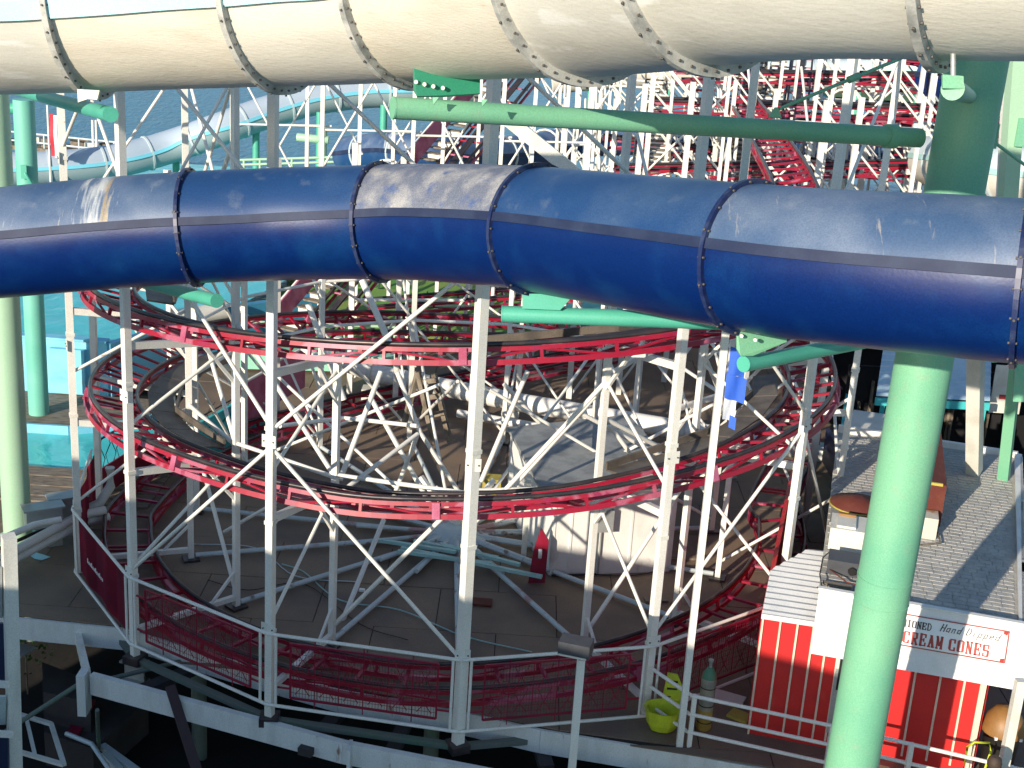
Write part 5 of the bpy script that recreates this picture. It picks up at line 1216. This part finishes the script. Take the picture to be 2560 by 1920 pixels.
# near pool with plank dock, wall and far basin
dock = thing('plank_dock', 'weathered grey plank dock beside the turquoise pool at the left', 'dock', (-12, 28.8, 0))
for i in range(7):
    y = 29.25 + i * .30; bar('plank', (-17, y + random.uniform(-.02, .02), .02 + .012 * (i % 2)), (-8.35, y, .02 + .012 * (i % 2)), .27, .05, WOOD, dock)
sheet('pool_water', [(-24, 31.4, -.25), (-6.0, 31.4, -.25), (-6.0, 35.0, -.25), (-24, 35.0, -.25)], POOLW)
rim = thing('pool_surround', 'wooden pool surround with light blue edge between the two turquoise pools', 'pool edge', (-12, 35.5, 0))
A = [(-24, 35.4), (-13.4, 34.3), (-11.9, 34.3), (-10.2, 35.2), (-9.6, 36.8), (-24, 36.8)]
m = MB(); T_ = [V((x, y, .02)) for x, y in A]; m.add(T_, [tuple(range(6))]); m.build('planking', WOOD, rim)
for a, c_ in zip(A[:4], A[1:5]): bar('pool_edge', (a[0], a[1] - .03, -.14), (c_[0], c_[1] - .03, -.14), .12, .28, SKYW, rim)
basin = thing('raised_pool', 'raised pool with light blue walls behind the left columns', 'pool', (-14, 37, 0))
bar('front_wall', (-26, 37.4, .8), (-11.6, 36.9, .8), .2, 1.6, SKYW, basin); bar('side_wall', (-11.6, 36.9, .8), (-9.2, 41.5, .8), .2, 1.6, SKYW, basin)
bar('buttress', (-13.2, 36.95, .75), (-12.2, 36.9, .75), .5, 1.3, SKYW, basin); bar('inner_wall', (-11.0, 39, 1.1), (-6.5, 43, 1.1), .3, 1.5, BLUEW, basin)
for (a, c_) in (((-26, 37.4, 1.66), (-11.6, 36.9, 1.66)),): bar('coping', a, c_, .36, .06, SKYW, basin)
m = MB(); m.add([(-26, 37.5, 1.35), (-11.6, 37.0, 1.35), (-9.4, 41.4, 1.35), (-7, 52, 1.35), (-26, 60, 1.35)], [(0, 1, 2, 3, 4)]); m.build('water', POOLW, basin)
m = MB(); m.tube([(-11.2, 38.4, 1.75), (-9.0, 40.2, 1.85)], .28, 14); m.build('roll', OFFW, basin)
# low turquoise wall with iron scroll fence along the exit track
tw = thing('turquoise_wall', 'low turquoise wall with black scroll ironwork beside the coaster exit track', 'wall', (-4.5, 36, 0))
def wall_on(px, py, qx, qy, Z0, hgt, m, parent, name='wall_panel', th=.1):
    a, c_ = atz(px, py, 0), atz(qx, qy, 0); bar(name, V((a.x, a.y, hgt / 2)), V((c_.x, c_.y, hgt / 2)), th, hgt, m, parent); return a, c_
a, c_ = wall_on(470, 1175, 690, 1040, 0, 1.1, TURQ, tw)
d = (c_ - a).normalized(); L = (c_ - a).length
for z in (.35, 1.25): bar('iron_rail', a + V((0, -.12, z)), c_ + V((0, -.12, z)), .03, .03, BLACKP, tw)
for i in range(12):
    q = a + d * (L * (i + .5) / 12) + V((0, -.12, 0)); m = MB()
    m.tube([q + V((.0, 0, .35)), q + V((.12 if i % 2 else -.1, 0, .6)), q + V((-.1 if i % 2 else .12, 0, .95)), q + V((0, 0, 1.25))], .013, 5); m.build('iron_scroll', BLACKP, tw)
pk = thing('pink_fence_panels', 'faded pink fence panels along the exit track behind the helix', 'fence', (-3, 37, 0))
for (x0, y0, x1, y1) in ((585, 1115, 665, 1065), (430, 1190, 480, 1170), (690, 1040, 760, 1000)):
    a, c_ = atz(x0, y0, 0), atz(x1, y1, 0); bar('panel', V((a.x, a.y, 1.0)), V((c_.x, c_.y, 1.0)), .05, 1.2, PINK, pk); bar('panel_rail', V((a.x, a.y, 1.62)), V((c_.x, c_.y, 1.62)), .07, .05, WHITE, pk)
sp = thing('red_screen_fence', 'dark red scroll fence panel at the left side of the helix', 'fence', (-9.5, 30, 0))
a, c_ = atz(200, 1300, 0), atz(322, 1290, 0)
a, c_ = cp(RF, angs[0] - .45), cp(RF, angs[0] - .85)
bar('lower_panel', a + V((0, 0, .42)), c_ + V((0, 0, .42)), .04, .7, REDD, sp); d = (c_ - a)
for i in range(15):
    q = a + d * (i / 14); m = MB(); s2 = .06 if i % 2 else -.06; m.tube([q + V((0, 0, .78)), q + V((s2, 0, 1.0)), q + V((-s2, 0, 1.3)), q + V((0, 0, 1.5))], .012, 5); m.build('iron_scroll', BLACKP, sp)
bar('top_rail', a + V((0, 0, 1.5)), c_ + V((0, 0, 1.5)), .04, .04, LIPB, sp)

# kiddie green mats, rails
gm = thing('green_play_mats', 'sloped green matting with mint rails behind the helix at left', 'play area', (-5, 45, 0))
for (pts_) in (((-8.6, 41.0, .3), (-4.4, 41.5, .5), (-3.2, 47, 1.2), (-8.6, 47, 1.0)), ((-3.8, 43.5, .4), (.4, 44.2, .5), (1.4, 49, 1.1), (-3.4, 49, 1.1)), ((-8.8, 50, .4), (2, 50, .4), (3, 60, .8), (-8.8, 60, .8))):
    A = [V(p) for p in pts_]; m = MB(); m.add(A + [V((p.x, p.y, 0)) for p in A], [(0, 1, 2, 3), (0, 4, 5, 1), (1, 5, 6, 2), (2, 6, 7, 3), (3, 7, 4, 0)]); m.build('mat', GRASS, gm)
for (x0, y0, x1, y1, z) in ((-8.5, 40.7, -3.8, 41.2, 1.4), (-8.5, 40.7, -3.8, 41.2, .9), (-3.8, 43.2, .6, 43.9, 1.6), (-8.5, 48.6, 1.4, 49.6, 2.0), (-8.5, 48.6, 1.4, 49.6, 1.5), (-9.5, 56, 4, 57, 1.6)):
    rod('mint_rail', (x0, y0, z), (x1, y1, z), .05, GREENL, gm)
    for k in range(4): q = V((x0, y0, 0)).lerp(V((x1, y1, 0)), k / 3); rod('mint_post', q, q + V((0, 0, z)), .05, GREENL, gm)
bar('teal_step', (-8.6, 40.3, .35), (-3.6, 40.9, .35), .8, .5, mat('mint_wall', (.28, .60, .46), .6), gm)
bar('teal_slab', (1.2, 44.5, 1.2), (3.2, 46.5, 1.2), 2.0, .1, TURQ, gm)
# basin water seen between helix posts, further back
sheet('lagoon_water', [(-26, 60, .02), (-8.1, 52, .02), (-8.1, 78, .02), (-26, 78, .02)], POOLW)

# distant dock with boats' clutter and flag at upper left
fd_ = thing('far_jetty', 'distant brown jetty with pale blue rails on the water at upper left', 'jetty', (-29, 90, -2.5))
a, c_ = atz(-40, 352, -2.6), atz(345, 392, -2.6)
bar('jetty_deck', a, c_, 3.0, .3, WOOD, fd_)
for z in (.5, 1.1): rod('jetty_rail', a + V((0, -1.4, z)), c_ + V((0, -1.4, z)), .07, CREAMT, fd_)
for i in range(10): q = a.lerp(c_, i / 9); rod('jetty_post', q + V((0, -1.4, -1)), q + V((0, -1.4, 1.1)), .07, CREAMT, fd_)
rj = random.Random(4)
CR = ['brown wooden crate at the far left end of the distant jetty', 'brown wooden crate just left of the mint green column top', 'brown crate right behind the mint green column', 'off white crate left of the striped flag on the jetty', 'brown crate on the jetty directly behind the striped flag', 'brown crate on the jetty just right of the striped flag', 'off white crate beside the twin white poles', 'brown crate between the twin poles and the jetty end', 'last brown crate at the right end of the distant jetty']
for i in range(9):
    q = a.lerp(c_, (i + .3) / 9); tag(box('crate', q + V((rj.uniform(-.5, .5), rj.uniform(-.6, .6), .15 + .3)), (rj.uniform(.8, 1.4), .8, .6), WOOD if i % 3 else OFFW), CR[i], 'crate', 'crates on the distant jetty')
fp = aty(122, 430, 62)
ff = thing('red_white_blue_flag', 'red white and blue striped flag hanging at the upper left over the water', 'flag', (fp.x, fp.y, -3))
q = aty(122, 285, 62); rod('pole', (q.x - .05, q.y, -3.4), (q.x - .05, q.y, q.z + .4), .05, WHITE, ff)
for i, mm in enumerate((FLAGR, FLAGW, FLAGB)):
    m = MB(); z1_, z0_ = q.z, aty(122, 390, 62).z; A = []
    for k in range(9):
        z = z1_ + (z0_ - z1_) * k / 8; A += [V((q.x + .17 * i + .02, q.y + .05 * math.sin(k + i), z - .05 * i)), V((q.x + .17 * (i + 1) + .02, q.y + .05 * math.sin(k + i + 1), z - .05 * i))]
    m.add(A, [(2 * k, 2 * k + 1, 2 * k + 3, 2 * k + 2) for k in range(8)], True); m.build('stripe', mm, ff)
t = thing('twin_white_poles', 'pair of slim white poles standing on the distant jetty', 'poles', atz(235, 390, -2.6))
for x in (231, 240): q = aty(x, 300, 92); rod('pole', (q.x, q.y, -3.5), q, .09, WHITE, t)
# mint stub pipe platform over the sea at upper middle
q = aty(805, 420, 66); t = thing('mint_pipe_stand', 'mint green post with a side stub standing by the water at upper middle', 'support post', (q.x, q.y, -3.6))
zz1 = aty(805, 318, 66).z; rod('post', (q.x, q.y, -3.6), (q.x, q.y, zz1), .22, GREENL, t, shape='pipe'); z2 = aty(780, 345, 66).z
rod('stub', (q.x - 1.25, q.y, z2), (q.x + .3, q.y, z2 - .05), .2, GREENL, t, shape='pipe')
t = thing('green_sea_rail', 'light green railing along the water behind the blue slide at upper left', 'railing', (-10, 64, 0))
for (px, py, qx, qy) in ((600, 400, 860, 392), (600, 412, 860, 404), (900, 405, 1050, 400)):
    rod('rail', aty(px, py, 62), aty(qx, qy, 62), .06, GREENL, t)
for i in range(7):
    q = aty(610 + i * 40, 398, 62); rod('rail_post', q, q - V((0, 0, 1.6)), .06, GREENL, t)

# far shore trees at the upper right
sh_ = MB(); rt = random.Random(11)
for k in range(420):
    x = 62 + rt.uniform(0, 120); y = 195 + rt.gauss(0, 6); z = -3 + rt.uniform(0, 7); s_ = rt.uniform(.6, 1.5)
    d1 = V((rt.uniform(-1, 1), rt.uniform(-1, 1), rt.uniform(-1, 1))).normalized() * s_; d2 = d1.orthogonal().normalized() * s_; p = V((x, y, z)); sh_.quad(p - d1, p + d2, p + d1, p - d2)
o = sh_.build('shore_wood', LEAF, None, 'stuff'); tag(o, 'dark green wooded bank on the far shore at the upper right corner', 'wood')
sheet('far_shore', [(40, 185, -3.3), (320, 160, -3.3), (320, 240, -3.0), (40, 240, -3.0)], LEAF)

# ================================================================== SHADE HALL, added out of view to throw evening shade on pit and fence
s0 = V((math.sin(SUN_AZ), math.cos(SUN_AZ), 0)); p0_ = V((math.cos(SUN_AZ), -math.sin(SUN_AZ), 0))
hall = thing('shade_hall', 'long pale hall added out of view to the left to shade the pit and fence', 'shade block', tuple(p0_ * -14 + s0 * -6 + V((0, 0, -3))))
def hb(p, s_, z): return p0_ * p + s0 * s_ + V((0, 0, z))
PA, PB, SA, SB, HZ = -22.6, -5.9, -9.0, -2.2, 8.0
for (a, c_) in ((hb(PA, SB, 0), hb(PB, SB, 0)), (hb(PB, SB, 0), hb(PB, SA, 0)), (hb(PB, SA, 0), hb(PA, SA, 0)), (hb(PA, SA, 0), hb(PA, SB, 0))):
    bar('wall', a + V((0, 0, (HZ - 3.2) / 2)), c_ + V((0, 0, (HZ - 3.2) / 2)), .3, HZ + 3.2, OFFW, hall)
m = MB(); A = [hb(PA - .3, SB + .3, HZ), hb(PB + .3, SB + .3, HZ), hb(PB + .3, SA - .3, HZ), hb(PA - .3, SA - .3, HZ)]; m.add(A + [p + V((0, 0, .2)) for p in A], [(0, 1, 2, 3), (7, 6, 5, 4), (0, 4, 5, 1), (1, 5, 6, 2), (2, 6, 7, 3), (3, 7, 4, 0)]); m.build('roof', FELT, hall)
for k in range(6):
    for z in (2, 5.5): q = hb(PA + 2 + k * 2.5, SB + .17, z); bar('window', q - V((0, 0, .7)), q + V((0, 0, .7)), 1.2, .05, DARK, hall, up=s0)
